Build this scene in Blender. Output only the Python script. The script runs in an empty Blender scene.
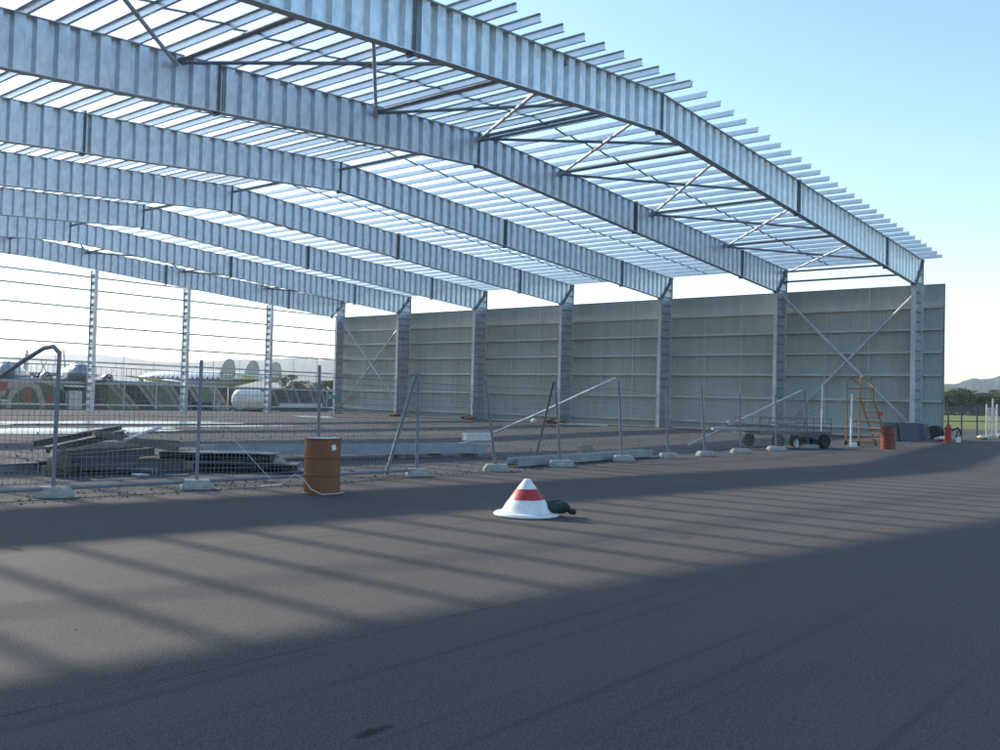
import bpy, math, random
from mathutils import Vector, Matrix
R = math.radians
rnd = random.Random(7)
SC = bpy.context.scene
COL = SC.collection

# ------------------------------------------------------------------ mesh builder
class MB:
    def __init__(s): s.v = []; s.f = []; s.m = []
    def add(s, vs, fs, m=0):
        o = len(s.v); s.v += [tuple(v) for v in vs]
        s.f += [tuple(i + o for i in f) for f in fs]; s.m += [m] * len(fs); return s
    def box(s, c, d, rz=0, tilt=None, m=0):
        x, y, z = d[0] / 2, d[1] / 2, d[2] / 2
        M = Matrix.Rotation(rz, 3, 'Z')
        if tilt is not None: M = M @ Matrix.Rotation(tilt[0], 3, 'X') @ Matrix.Rotation(tilt[1], 3, 'Y')
        vs = [Vector(c) + M @ Vector((a * x, b * y, e * z)) for e in (-1, 1) for a, b in ((-1, -1), (1, -1), (1, 1), (-1, 1))]
        return s.add(vs, [(3, 2, 1, 0), (4, 5, 6, 7), (0, 1, 5, 4), (1, 2, 6, 5), (2, 3, 7, 6), (3, 0, 4, 7)], m)
    def span(s, a, b, m=0):
        return s.box([(p + q) / 2 for p, q in zip(a, b)], [abs(q - p) for p, q in zip(a, b)], m=m)
    def frame(s, p0, p1, up=(0, 0, 1)):
        t = (Vector(p1) - Vector(p0)).normalized(); u = Vector(up)
        if abs(t.dot(u)) > .98: u = Vector((1, 0, 0))
        a = t.cross(u).normalized(); b = a.cross(t).normalized(); return a, b
    def bar(s, p0, p1, w, h, up=(0, 0, 1), m=0):
        a, b = s.frame(p0, p1, up); vs = []
        for p in (p0, p1):
            p = Vector(p)
            vs += [p - a * w / 2 - b * h / 2, p + a * w / 2 - b * h / 2, p + a * w / 2 + b * h / 2, p - a * w / 2 + b * h / 2]
        return s.add(vs, [(3, 2, 1, 0), (4, 5, 6, 7), (0, 1, 5, 4), (1, 2, 6, 5), (2, 3, 7, 6), (3, 0, 4, 7)], m)
    def tube(s, pts, r, n=8, m=0, cap=True):
        pts = [Vector(p) for p in pts]; rings = []
        rr = r if isinstance(r, (list, tuple)) else [r] * len(pts)
        for i, p in enumerate(pts):
            q0 = pts[max(i - 1, 0)]; q1 = pts[min(i + 1, len(pts) - 1)]
            a, b = s.frame(q0, q1)
            rings.append([p + (a * math.cos(k * 2 * math.pi / n) + b * math.sin(k * 2 * math.pi / n)) * rr[i] for k in range(n)])
        vs = [v for g in rings for v in g]; fs = []
        for i in range(len(pts) - 1):
            for k in range(n):
                fs.append((i * n + k, i * n + (k + 1) % n, (i + 1) * n + (k + 1) % n, (i + 1) * n + k))
        if cap: fs.append(tuple(range(n - 1, -1, -1))); fs.append(tuple(range((len(pts) - 1) * n, len(pts) * n)))
        return s.add(vs, fs, m)
    def lathe(s, c, prof, n=24, axis='Z', m=0, M=None):
        # prof: list of (r, h)
        vs = []; fs = []
        for r, h in prof:
            for k in range(n):
                a = 2 * math.pi * k / n; p = Vector((r * math.cos(a), r * math.sin(a), h))
                if axis == 'X': p = Vector((p.z, p.x, p.y))
                if axis == 'Y': p = Vector((p.x, p.z, p.y))
                if M is not None: p = M @ p
                vs.append(Vector(c) + p)
        for i in range(len(prof) - 1):
            for k in range(n): fs.append((i * n + k, i * n + (k + 1) % n, (i + 1) * n + (k + 1) % n, (i + 1) * n + k))
        fs.append(tuple(range(n - 1, -1, -1))); fs.append(tuple(range((len(prof) - 1) * n, len(prof) * n)))
        return s.add(vs, fs, m)
    def prism(s, pts, vec, m=0):
        n = len(pts); v = Vector(vec); vs = [Vector(p) for p in pts] + [Vector(p) + v for p in pts]
        fs = [tuple(range(n - 1, -1, -1)), tuple(range(n, 2 * n))] + [(i, (i + 1) % n, (i + 1) % n + n, i + n) for i in range(n)]
        return s.add(vs, fs, m)
    def build(s, name, mat, parent=None, origin=None, smooth=False):
        o = Vector(origin) if origin is not None else (Vector(parent.get('_w', (0, 0, 0))) if parent else Vector((0, 0, 0)))
        me = bpy.data.meshes.new(name)
        me.from_pydata([tuple(Vector(v) - o) for v in s.v], [], s.f); me.update()
        mats = mat if isinstance(mat, (list, tuple)) else [mat]
        for x in mats: me.materials.append(x)
        if len(mats) > 1: me.polygons.foreach_set('material_index', s.m)
        if smooth: me.polygons.foreach_set('use_smooth', [True] * len(me.polygons))
        ob = bpy.data.objects.new(name, me); COL.objects.link(ob)
        if smooth: 
            md = ob.modifiers.new('split', 'EDGE_SPLIT'); md.split_angle = R(35)
        if parent is None: ob.location = o
        else:
            ob.parent = parent; ob['_w'] = tuple(o)
        return ob
TMP = []
def tag(o, label=None, cat=None, group=None, kind=None):
    if label: o['label'] = label
    if cat: o['category'] = cat
    if group: o['group'] = group
    if kind: o['kind'] = kind
    return o
def thing(name, loc, label, cat, group=None):
    o = bpy.data.objects.new(name, None); COL.objects.link(o); o.location = loc; o['_w'] = tuple(loc)
    o.empty_display_size = .2
    return tag(o, label, cat, group)
def copy_obj(src, parent=None, dloc=(0, 0, 0)):
    c = src.copy(); COL.objects.link(c); c.parent = parent; c.location = src.location + Vector(dloc)
    for ch in [x for x in src.children]:
        g = ch.copy(); COL.objects.link(g); g.parent = c
    return c

# ------------------------------------------------------------------ materials
MATS = {}
def nodes(name):
    m = bpy.data.materials.new(name); m.use_nodes = True; nt = m.node_tree
    return m, nt, nt.nodes['Principled BSDF'], nt.nodes['Material Output']
def ramp(nt, fac, stops, interp='LINEAR'):
    r = nt.nodes.new('ShaderNodeValToRGB'); r.color_ramp.interpolation = interp
    el = r.color_ramp.elements
    while len(el) < len(stops): el.new(.5)
    for e, (p, c) in zip(el, stops): e.position = p; e.color = (*c, 1) if len(c) == 3 else c
    nt.links.new(fac, r.inputs[0]); return r.outputs[0]
def noise(nt, scale, detail=4, rough=.6, vec=None, w=None):
    n = nt.nodes.new('ShaderNodeTexNoise'); n.inputs['Scale'].default_value = scale
    n.inputs['Detail'].default_value = detail; n.inputs['Roughness'].default_value = rough
    if vec: nt.links.new(vec, n.inputs['Vector'])
    return n.outputs['Fac']
def pos(nt, scale=None):
    g = nt.nodes.new('ShaderNodeNewGeometry').outputs['Position']
    if scale:
        mp = nt.nodes.new('ShaderNodeMapping'); mp.inputs['Scale'].default_value = scale; nt.links.new(g, mp.inputs['Vector']); return mp.outputs[0]
    return g
def objc(nt, scale=None):
    g = nt.nodes.new('ShaderNodeTexCoord').outputs['Object']
    if scale:
        mp = nt.nodes.new('ShaderNodeMapping'); mp.inputs['Scale'].default_value = scale; nt.links.new(g, mp.inputs['Vector']); return mp.outputs[0]
    return g
def mix(nt, fac, a, b, mode='MIX'):
    x = nt.nodes.new('ShaderNodeMix'); x.data_type = 'RGBA'; x.blend_type = mode
    for i, v in ((0, fac), (6, a), (7, b)):
        if isinstance(v, (int, float)): x.inputs[i].default_value = v
        elif isinstance(v, tuple): x.inputs[i].default_value = (*v, 1)
        else: nt.links.new(v, x.inputs[i])
    return x.outputs[2]
def mth(nt, op, a, b=0., c=None):
    x = nt.nodes.new('ShaderNodeMath'); x.operation = op
    for i, v in enumerate((a, b) if c is None else (a, b, c)):
        if isinstance(v, (int, float)): x.inputs[i].default_value = v
        else: nt.links.new(v, x.inputs[i])
    return x.outputs[0]
def bump(nt, h, strength, dist, P):
    b = nt.nodes.new('ShaderNodeBump'); b.inputs['Strength'].default_value = strength; b.inputs['Distance'].default_value = dist
    nt.links.new(h, b.inputs['Height']); nt.links.new(b.outputs[0], P.inputs['Normal'])
def worn(name, c1, c2, scale=6, rough=.6, metal=0, streak=None, dirt=None, dirt_amt=.45, spec=.5, coords='pos', bmp=None):
    m, nt, P, O = nodes(name)
    v = (pos if coords == 'pos' else objc)(nt, streak)
    f = noise(nt, scale, 5, .62, v)
    col = ramp(nt, f, [(.3, c1), (.7, c2)])
    if dirt:
        f2 = noise(nt, scale * .37, 6, .7, (pos if coords == 'pos' else objc)(nt))
        col = mix(nt, mth(nt, 'MULTIPLY', ramp(nt, f2, [(.5, (0, 0, 0)), (.72, (1, 1, 1))]), dirt_amt), col, dirt)
    nt.links.new(col, P.inputs['Base Color'])
    P.inputs['Roughness'].default_value = rough; P.inputs['Metallic'].default_value = metal
    P.inputs['Specular IOR Level'].default_value = spec
    rr = nt.nodes.new('ShaderNodeMapRange'); rr.inputs['To Min'].default_value = max(rough - .12, .05); rr.inputs['To Max'].default_value = min(rough + .15, 1)
    nt.links.new(f, rr.inputs[0]); nt.links.new(rr.outputs[0], P.inputs['Roughness'])
    if bmp: bump(nt, f, bmp, .02, P)
    return m

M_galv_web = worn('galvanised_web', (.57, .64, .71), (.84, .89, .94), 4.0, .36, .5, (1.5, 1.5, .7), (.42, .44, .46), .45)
M_galv = worn('galvanised_steel', (.4, .43, .45), (.6, .62, .64), 3, .45, .3)
M_purlin = worn('purlin_steel', (.5, .56, .62), (.66, .71, .76), 2, .36, .6)
M_galv_dark = worn('galvanised_pipe', (.16, .18, .2), (.26, .28, .3), 5, .5, .4)
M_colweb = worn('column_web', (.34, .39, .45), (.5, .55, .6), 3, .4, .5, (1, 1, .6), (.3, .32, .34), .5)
M_flange = worn('galvanised_flange', (.46, .5, .54), (.62, .65, .68), 3, .4, .7)
M_plate = worn('splice_steel', (.15, .17, .19), (.24, .26, .28), 5, .55, .3)
M_clad = worn('wall_sheet', (.37, .415, .40), (.45, .495, .475), 1.1, .5, 0, (1, 2.2, .15), (.32, .36, .345), .5)
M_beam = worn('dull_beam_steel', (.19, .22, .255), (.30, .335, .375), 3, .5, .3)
M_girt = worn('girt_steel', (.43, .46, .46), (.56, .59, .58), 4, .5, .25)
M_conc = worn('concrete', (.26, .26, .24), (.4, .4, .37), 9, .85, 0, None, (.2, .19, .17), .6, .3, bmp=.5)
M_backlit_steel = worn('fence_post_steel', (.13, .15, .19), (.2, .22, .27), 8, .5, .3)  # galvanised posts; their dark bluish backlit tone is put into the colour
M_wire = worn('mesh_wire', (.15, .17, .19), (.24, .26, .28), 8, .5, .4)
M_drum = worn('orange_drum_paint', (.15, .048, .021), (.22, .072, .031), 5, .5, 0, (1, 1, .5), (.10, .045, .025), .8)
M_drumlid = worn('pale_drum_lid', (.66, .65, .63), (.8, .79, .77), 8, .4, 0, None, (.25, .16, .1), .5)
M_reddrum = worn('red_drum_paint', (.13, .024, .016), (.19, .04, .026), 5, .45, 0, (1, 1, .4), (.12, .03, .02), .5)
M_white = worn('white_paint', (.66, .66, .65), (.8, .8, .79), 9, .45, 0, None, (.42, .40, .36), .75)
M_redband = worn('red_band', (.42, .02, .03), (.5, .035, .045), 7, .45, 0, None, (.3, .03, .03), .4)
M_bag = worn('green_bag_cloth', (.012, .035, .03), (.03, .06, .05), 14, .8, 0, None, (.06, .07, .05), .4, .3, bmp=.6)
M_timber = worn('weathered_timber', (.10, .085, .075), (.21, .18, .155), 5, .85, 0, (1, 6, 6), (.06, .05, .045), .5, .2)
M_darksteel = worn('dark_steel', (.05, .055, .065), (.11, .115, .125), 5, .55, .3, None, (.12, .07, .045), .5)
M_rubber = worn('tyre_rubber', (.018, .018, .019), (.035, .035, .035), 8, .8, 0, None, (.08, .075, .07), .5, .3)
M_orange = worn('orange_frame_paint', (.25, .11, .03), (.34, .165, .05), 6, .5, 0, None, (.25, .09, .04), .5)
M_red = worn('red_paint', (.3, .022, .025), (.38, .035, .035), 6, .45)
M_brownconc = worn('brown_cylinder', (.2, .165, .135), (.3, .25, .21), 9, .9, 0, None, (.13, .1, .08), .5, .2)
M_black = worn('black_plastic', (.015, .016, .018), (.035, .036, .04), 6, .5)
M_bluetarp = worn('dark_blue_sheet', (.02, .03, .055), (.045, .06, .1), 5, .55)
M_teal = worn('teal_paint', (.1, .33, .3), (.16, .42, .38), 5, .5)
M_yellow = worn('pale_yellow_bag', (.5, .48, .3), (.62, .6, .4), 6, .8)
M_rope = worn('rope_fibre', (.45, .43, .38), (.6, .58, .52), 20, .9)
M_rust = worn('rusty_debris', (.09, .055, .04), (.16, .10, .07), 9, .95, 0, None, (.3, .24, .18), .5, .1, bmp=1)
M_hangwire = worn('sag_rod', (.25, .27, .28), (.35, .37, .38), 4, .5, .3)
M_planegrey = worn('aircraft_grey', (.2, .22, .24), (.32, .34, .36), 1.2, .35, .4, None, (.22, .23, .25), .4, coords='obj')
M_planewhite = worn('aircraft_white', (.7, .71, .72), (.8, .8, .8), 1.0, .4, 0, None, (.55, .56, .58), .4, coords='obj')
M_glass = worn('aircraft_glass', (.01, .012, .015), (.02, .024, .03), 2, .1)
M_whitetank = worn('white_tank_plastic', (.66, .66, .62), (.8, .8, .76), 2, .5, 0, None, (.45, .43, .38), .5)
M_shade = worn('shade_cloth', (.03, .05, .075), (.055, .08, .11), 3, .8)
M_trunk = worn('bark', (.09, .075, .06), (.17, .14, .11), 5, .9, 0, (1, 1, .3))
M_plat = worn('trailer_frame_paint', (.05, .055, .07), (.1, .1, .12), 5, .55, .2, None, (.14, .09, .06), .5)

def leaf_mat(name, c1, c2):
    m, nt, P, O = nodes(name)
    f = noise(nt, .55, 3, .6, pos(nt)); nt.links.new(ramp(nt, f, [(.35, c1), (.65, c2)]), P.inputs['Base Color'])
    P.inputs['Roughness'].default_value = .7; P.inputs['Specular IOR Level'].default_value = .2
    P.inputs['Transmission Weight'].default_value = 0
    t = nt.nodes.new('ShaderNodeBsdfTranslucent'); t.inputs[0].default_value = (*[x * 1.2 for x in c2], 1)
    mx = nt.nodes.new('ShaderNodeMixShader'); mx.inputs[0].default_value = .3
    nt.links.new(P.outputs[0], mx.inputs[1]); nt.links.new(t.outputs[0], mx.inputs[2]); nt.links.new(mx.outputs[0], O.inputs[0])
    return m
M_leaf = leaf_mat('foliage_dark', (.03, .048, .02), (.065, .085, .035))
M_leaf2 = leaf_mat('foliage_olive', (.05, .065, .025), (.1, .115, .05))

def asphalt():
    m, nt, P, O = nodes('asphalt')
    g = pos(nt)
    f1 = noise(nt, 24, 4, .8, g); f2 = noise(nt, .35, 6, .65, g); f3 = noise(nt, 75, 2, .7, g); f4 = noise(nt, 4.5, 5, .7, g)
    c = ramp(nt, f1, [(.32, (.02, .0178, .0165)), (.68, (.112, .098, .089))])
    c = mix(nt, .55, c, ramp(nt, f3, [(.36, (.008, .0075, .007)), (.64, (.175, .154, .14))]))
    c = mix(nt, mth(nt, 'MULTIPLY', ramp(nt, f2, [(.35, (0, 0, 0)), (.7, (1, 1, 1))]), .4), c, (.102, .09, .078))
    c = mix(nt, mth(nt, 'MULTIPLY', ramp(nt, f4, [(.55, (0, 0, 0)), (.8, (1, 1, 1))]), .3), c, (.048, .046, .046))
    lane = noise(nt, 1.0, 5, .65, pos(nt, (.05, .9, 1)))
    c = mix(nt, mth(nt, 'MULTIPLY', ramp(nt, lane, [(.42, (0, 0, 0)), (.62, (1, 1, 1))]), .32), c, (.11, .097, .084))
    tyre = noise(nt, 1.0, 3, .5, pos(nt, (.09, 5.5, 1)))
    c = mix(nt, mth(nt, 'MULTIPLY', ramp(nt, tyre, [(.60, (0, 0, 0)), (.70, (1, 1, 1))]), .35), c, (.034, .032, .031))
    vor = nt.nodes.new('ShaderNodeTexVoronoi'); vor.feature = 'DISTANCE_TO_EDGE'; vor.inputs['Scale'].default_value = .22
    wv = nt.nodes.new('ShaderNodeVectorMath'); wv.operation = 'ADD'; nt.links.new(g, wv.inputs[0])
    nz = nt.nodes.new('ShaderNodeTexNoise'); nz.inputs['Scale'].default_value = 1.2; nz.inputs['Detail'].default_value = 6; nt.links.new(g, nz.inputs['Vector'])
    sc = nt.nodes.new('ShaderNodeVectorMath'); sc.operation = 'SCALE'; sc.inputs['Scale'].default_value = 1.1; nt.links.new(nz.outputs['Color'], sc.inputs[0]); nt.links.new(sc.outputs[0], wv.inputs[1]); nt.links.new(wv.outputs[0], vor.inputs['Vector'])
    crack = mth(nt, 'MULTIPLY', ramp(nt, vor.outputs['Distance'], [(.0, (1, 1, 1)), (.0035, (0, 0, 0))]), ramp(nt, noise(nt, .3, 3, .6, g), [(.60, (0, 0, 0)), (.68, (.4, .4, .4))]))
    c = mix(nt, crack, c, (.018, .017, .017))
    # paving joints: thin broken dark lines along X, every 4.3 m
    sp = nt.nodes.new('ShaderNodeSeparateXYZ'); nt.links.new(g, sp.inputs[0])
    wob = mth(nt, 'MULTIPLY', mth(nt, 'SUBTRACT', noise(nt, 1.3, 5, .7, g), .5), .1)
    y = mth(nt, 'ADD', mth(nt, 'ADD', sp.outputs[1], wob), mth(nt, 'MULTIPLY', sp.outputs[0], .03))
    d = mth(nt, 'ABSOLUTE', mth(nt, 'SUBTRACT', mth(nt, 'MODULO', mth(nt, 'ADD', y, 4.3 * 40 - 4.72 + 2.15), 4.3), 2.15))
    ln = ramp(nt, d, [(.004, (1, 1, 1)), (.016, (0, 0, 0))])
    ln = mth(nt, 'MULTIPLY', ln, ramp(nt, noise(nt, 2.2, 4, .7, g), [(.38, (.1, .1, .1)), (.6, (.8, .8, .8))]))
    c = mix(nt, ln, c, (.017, .016, .016))
    # oil spots with a shape of their own
    def spot(x, yy, sx, sy, amt, c):
        mp = nt.nodes.new('ShaderNodeMapping'); mp.inputs['Location'].default_value = (-x / sx, -yy / sy, 0); mp.inputs['Scale'].default_value = (1 / sx, 1 / sy, 0)
        nt.links.new(g, mp.inputs['Vector'])
        l = nt.nodes.new('ShaderNodeVectorMath'); l.operation = 'LENGTH'; nt.links.new(mp.outputs[0], l.inputs[0])
        e = mth(nt, 'ADD', l.outputs['Value'], mth(nt, 'MULTIPLY', mth(nt, 'SUBTRACT', noise(nt, 14, 4, .7, g), .5), 1.6))
        return mix(nt, mth(nt, 'MULTIPLY', ramp(nt, e, [(.35, (1, 1, 1)), (1.0, (0, 0, 0))]), amt), c, (.014, .014, .015))
    for a in OIL: c = spot(*a, c)
    nt.links.new(c, P.inputs['Base Color'])
    P.inputs['Roughness'].default_value = .88; P.inputs['Specular IOR Level'].default_value = .25
    bump(nt, f3, .35, .006, P)
    return m
OIL = [(3.03, 3.25, .16, .05, .9), (9.9, 5.4, .2, .12, .5), (8.6, 8.6, .22, .1, .5), (12.5, 7.4, .3, .12, .4)]
M_asphalt = asphalt()
def gravel():
    m, nt, P, O = nodes('gravel_floor')
    g = pos(nt)
    f1 = noise(nt, 22, 4, .75, g); f2 = noise(nt, .18, 6, .65, g); f3 = noise(nt, 1.4, 5, .7, g)
    c = ramp(nt, f1, [(.3, (.055, .0545, .0535)), (.7, (.15, .147, .142))])
    c = mix(nt, .5, c, ramp(nt, f2, [(.35, (.07, .069, .067)), (.65, (.15, .147, .142))]))
    c = mix(nt, mth(nt, 'MULTIPLY', ramp(nt, f3, [(.5, (0, 0, 0)), (.75, (1, 1, 1))]), .35), c, (.07, .065, .06))
    nt.links.new(c, P.inputs['Base Color']); P.inputs['Roughness'].default_value = .95; P.inputs['Specular IOR Level'].default_value = .15
    bump(nt, f1, .8, .03, P); return m
M_gravel = gravel()
def grass():
    m, nt, P, O = nodes('grass_field')
    g = pos(nt); f1 = noise(nt, .02, 6, .65, g); f2 = noise(nt, 1.5, 5, .7, g)
    c = mix(nt, .4, ramp(nt, f1, [(.35, (.20, .25, .05)), (.65, (.28, .30, .08))]), ramp(nt, f2, [(.3, (.12, .17, .04)), (.7, (.3, .33, .1))]))
    nt.links.new(c, P.inputs['Base Color']); P.inputs['Roughness'].default_value = .95; P.inputs['Specular IOR Level'].default_value = .1
    return m
M_grass = grass()
def hillmat(name, c1, c2, sc):
    m, nt, P, O = nodes(name); f = noise(nt, sc, 6, .7, pos(nt))
    nt.links.new(ramp(nt, f, [(.4, c1), (.6, c2)]), P.inputs['Base Color']); P.inputs['Roughness'].default_value = 1; P.inputs['Specular IOR Level'].default_value = 0
    return m
M_hillgreen = hillmat('hill_pasture', (.11, .15, .05), (.05, .075, .03), .006)
M_hillfar = hillmat('hill_forest', (.03, .045, .025), (.055, .075, .04), .003)
def water():
    m, nt, P, O = nodes('standing_water')
    P.inputs['Base Color'].default_value = (.12, .115, .105, 1); P.inputs['Roughness'].default_value = .24; P.inputs['Specular IOR Level'].default_value = .9
    bump(nt, noise(nt, 3, 3, .5, pos(nt)), .06, .02, P); return m
M_water = water()
def camo(name, cols, red=None, sc=.35, tilt=.6):
    m, nt, P, O = nodes(name)
    g = pos(nt)
    mp = nt.nodes.new('ShaderNodeMapping'); mp.inputs['Rotation'].default_value = (0, tilt, 0); nt.links.new(g, mp.inputs['Vector'])
    n = nt.nodes.new('ShaderNodeTexWave'); n.wave_type = 'BANDS'; n.bands_direction = 'X'
    n.inputs['Scale'].default_value = sc; n.inputs['Distortion'].default_value = 8; n.inputs['Detail'].default_value = 1; n.inputs['Detail Scale'].default_value = .55
    nt.links.new(mp.outputs[0], n.inputs['Vector'])
    k = len(cols); c = ramp(nt, n.outputs['Fac'], [(i / k, x) for i, x in enumerate(cols)], 'CONSTANT')
    if red:
        f = noise(nt, .8, 2, .5, pos(nt, (1, 1, .6))); c = mix(nt, ramp(nt, f, [(.60, (0, 0, 0)), (.63, (1, 1, 1))]), c, red)
    f = noise(nt, 3, 5, .7, g); c = mix(nt, .35, c, ramp(nt, f, [(.3, (.03, .03, .025)), (.7, (.3, .29, .26))]))
    nt.links.new(c, P.inputs['Base Color']); P.inputs['Roughness'].default_value = .8; return m
def mural():
    m, nt, P, O = nodes('green_mural_paint'); g = pos(nt); f = noise(nt, 3, 5, .7, g)
    c = ramp(nt, f, [(.3, (.10, .145, .085)), (.7, (.15, .2, .12))])
    wob = mth(nt, 'MULTIPLY', mth(nt, 'SUBTRACT', noise(nt, 1.1, 3, .6, g), .5), .35)
    def dist(cx, cz, rx, rz):
        mp = nt.nodes.new('ShaderNodeMapping'); mp.inputs['Location'].default_value = (-cx / rx, 0, -cz / rz); mp.inputs['Scale'].default_value = (1 / rx, 0, 1 / rz); nt.links.new(g, mp.inputs['Vector'])
        l = nt.nodes.new('ShaderNodeVectorMath'); l.operation = 'LENGTH'; nt.links.new(mp.outputs[0], l.inputs[0]); return mth(nt, 'ADD', l.outputs['Value'], wob)
    for cx, cz, rx, rz, w in ((32.2, .1, 1.25, 1.8, .13), (32.9, -.6, 3.2, 2.9, .055), (29.2, .3, 1.0, 1.5, .14), (26, 0, 1.3, 1.7, .13), (22.5, .1, 1.2, 1.8, .13)):
        d = mth(nt, 'ABSOLUTE', mth(nt, 'SUBTRACT', dist(cx, cz, rx, rz), 1)); c = mix(nt, ramp(nt, d, [(w, (1, 1, 1)), (w + .03, (0, 0, 0))]), c, (.42, .36, .31))
    for cx, cz, rx, rz in ((32.3, .9, .3, .75), (34.0, .75, .28, .5), (35.6, .5, .7, .35), (30.4, 1.7, .4, .45), (27.5, .8, .4, .5), (24, .7, .3, .6)):
        c = mix(nt, ramp(nt, dist(cx, cz, rx, rz), [(.9, (1, 1, 1)), (1.05, (0, 0, 0))]), c, (.34, .13, .09))
    nt.links.new(c, P.inputs['Base Color']); P.inputs['Roughness'].default_value = .8; return m
M_mural = mural()
M_camo = camo('camouflage_paint', [(.04, .038, .04), (.42, .37, .32), (.15, .2, .12), (.36, .33, .28), (.16, .22, .13)], None, .085, .5)
M_camopink = camo('pink_camouflage_paint', [(.05, .045, .045), (.34, .26, .25), (.09, .1, .075), (.06, .05, .05)], None, .1, .7)
def liner():
    m, nt, P, O = nodes('airliner_paint')
    g = objc(nt); sp = nt.nodes.new('ShaderNodeSeparateXYZ'); nt.links.new(g, sp.inputs[0])
    z = mth(nt, 'MULTIPLY', mth(nt, 'ADD', sp.outputs[2], 2.), .25)
    c = ramp(nt, z, [(0, (.3, .32, .36)), (.36, (.33, .36, .42)), (.44, (.12, .13, .22)), (.52, (.4, .05, .06)), (.575, (.78, .78, .78))], 'CONSTANT')
    nt.links.new(c, P.inputs['Base Color']); P.inputs['Roughness'].default_value = .35; return m
M_liner = liner()

# ------------------------------------------------------------------ setting
def irregular(cx, cy, rx, ry, n=40, amp=.25, seed=1):
    q = random.Random(seed); ph = [(q.uniform(0, 6.28), q.uniform(.3, 1)) for _ in range(6)]
    out = []
    for k in range(n):
        a = 2 * math.pi * k / n
        d = 1 + amp * sum(w * math.sin((j + 2) * a + p) for j, (p, w) in enumerate(ph)) / 2.2
        out.append((cx + rx * d * math.cos(a), cy + ry * d * math.sin(a)))
    return out
def sheet(name, pts, z, mat, label=None):
    m = MB(); m.add([(x, y, z) for x, y in pts], [tuple(range(len(pts)))]); return tag(m.build(name, mat), kind='structure')
sheet('ground', [(-5500, -5500), (5500, -5500), (5500, 5500), (-5500, 5500)], -.02, M_grass)
# gravel apron round the hangar
q = random.Random(3)
sheet('gravel_floor', [(-45, 11.5), (86, 11.5)] + [(90 + q.uniform(-1.5, 1.5), 12 + 6 * k) for k in range(1, 5)] + [(99, 52), (105, 130), (-45, 130)], -.006, M_gravel)
edge = []
for k in range(0, 141):
    x = 96 - k; edge.append((x, 12.75 + .22 * math.sin(x * .35) + q.uniform(-.16, .16) + (.25 if x > 42 else 0)))
sheet('tarmac', [(-45, -60), (96, -60)] + edge, 0, M_asphalt)
wi = 0
for cx, cy, rx, ry, am, sd in [(17.2, 35.2, 4.4, 2.4, .3, 2), (22, 43.5, 7.5, 2.0, .25, 5), (26.5, 38.4, 3.2, .55, .3, 11), (13.5, 42, 3.5, 2.6, .3, 8),
                          (44.2, 53.5, 1.5, 2.6, .25, 4), (34.5, 66.7, 6.5, .8, .3, 9), (46, 67.3, 3.5, .5, .3, 13)]:
    m = MB(); pts = irregular(cx, cy, rx, ry, 48, am, sd); m.add([(x, y, -.002) for x, y in pts], [tuple(range(48))])
    tag(m.build('water', M_water), kind='structure')
M_stone = worn('loose_stone', (.11, .108, .104), (.22, .215, .205), 16, .95, 0, None, None, 0, .1)
# loose stones along the edge of the tarmac
m = MB(); q = random.Random(21)
def stone(m, x, y, r, z0=0.):
    vs = []
    for (a, b, c) in [(1, 0, 0), (-1, 0, 0), (0, 1, 0), (0, -1, 0), (0, 0, 1), (0, 0, -1)]:
        k = r * q.uniform(.6, 1.15); vs.append((x + a * k, y + b * k, z0 + c * k * .7 + r * .3))
    m.add(vs, [(0, 2, 4), (2, 1, 4), (1, 3, 4), (3, 0, 4), (2, 0, 5), (1, 2, 5), (3, 1, 5), (0, 3, 5)])
for k in range(1700):
    x = q.uniform(3, 44) if k % 3 else q.uniform(3, 20); y = 12.85 + abs(q.gauss(0, 1.1)); stone(m, x, y, q.choice([.01, .012, .016, .02, .028]))
for k in range(900): stone(m, q.uniform(5, 50), q.uniform(13, 34), q.choice([.015, .02, .03, .045]))
for k in range(90): stone(m, q.uniform(1, 22), q.uniform(2.0, 12.6), q.choice([.004, .006, .008]))
tag(m.build('loose_gravel', M_stone), 'loose grey gravel scattered along the edge of the tarmac under the fence', 'gravel', kind='stuff')

# ------------------------------------------------------------------ hangar
YF = [15.53, 23.32, 31.14, 39.06, 47.13, 55.37, 63.54]
XO, XI, XR = 54.6, 53.2, 26.26
XL = 2 * XR - XO
SL = .0605
def zt(x): return 9.78 + SL * (XO - x) if x >= XR else 9.78 + SL * (x - XL)
def zb(x):
    if x < XR: x = 2 * XR - x
    return 8.36 + (XI - x) * .0715 if x <= XI else 8.36 + (x - XI)
hangar = thing('hangar', (26.26, 39.5, 0), 'unfinished hangar of bare galvanised portal frames with grey green sheeting on the right wall', 'hangar')
def HB(m, name, mat, origin=(0, 0, 0), parent=None):
    """build with its own origin, parented to the hangar (or a part of it)"""
    ob = m.build(name, mat, None, origin=origin)
    par = parent or hangar
    ob.parent = par; ob.location = Vector(origin) - Vector(par['_w']); ob['_w'] = tuple(origin); return ob
def corr(u0, u1, per=.53, dep=.075):
    """(u, offset) samples of a trapezoidal corrugation"""
    out = []; u = u0
    while u < u1:
        for du, o in ((0, -dep), (.27, -dep), (.32, dep), (.48, dep)):
            if u + du < u1: out.append((u + du, o))
        u += per
    out.append((u1, dep if out[-1][1] > 0 else -dep)); return out
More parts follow.
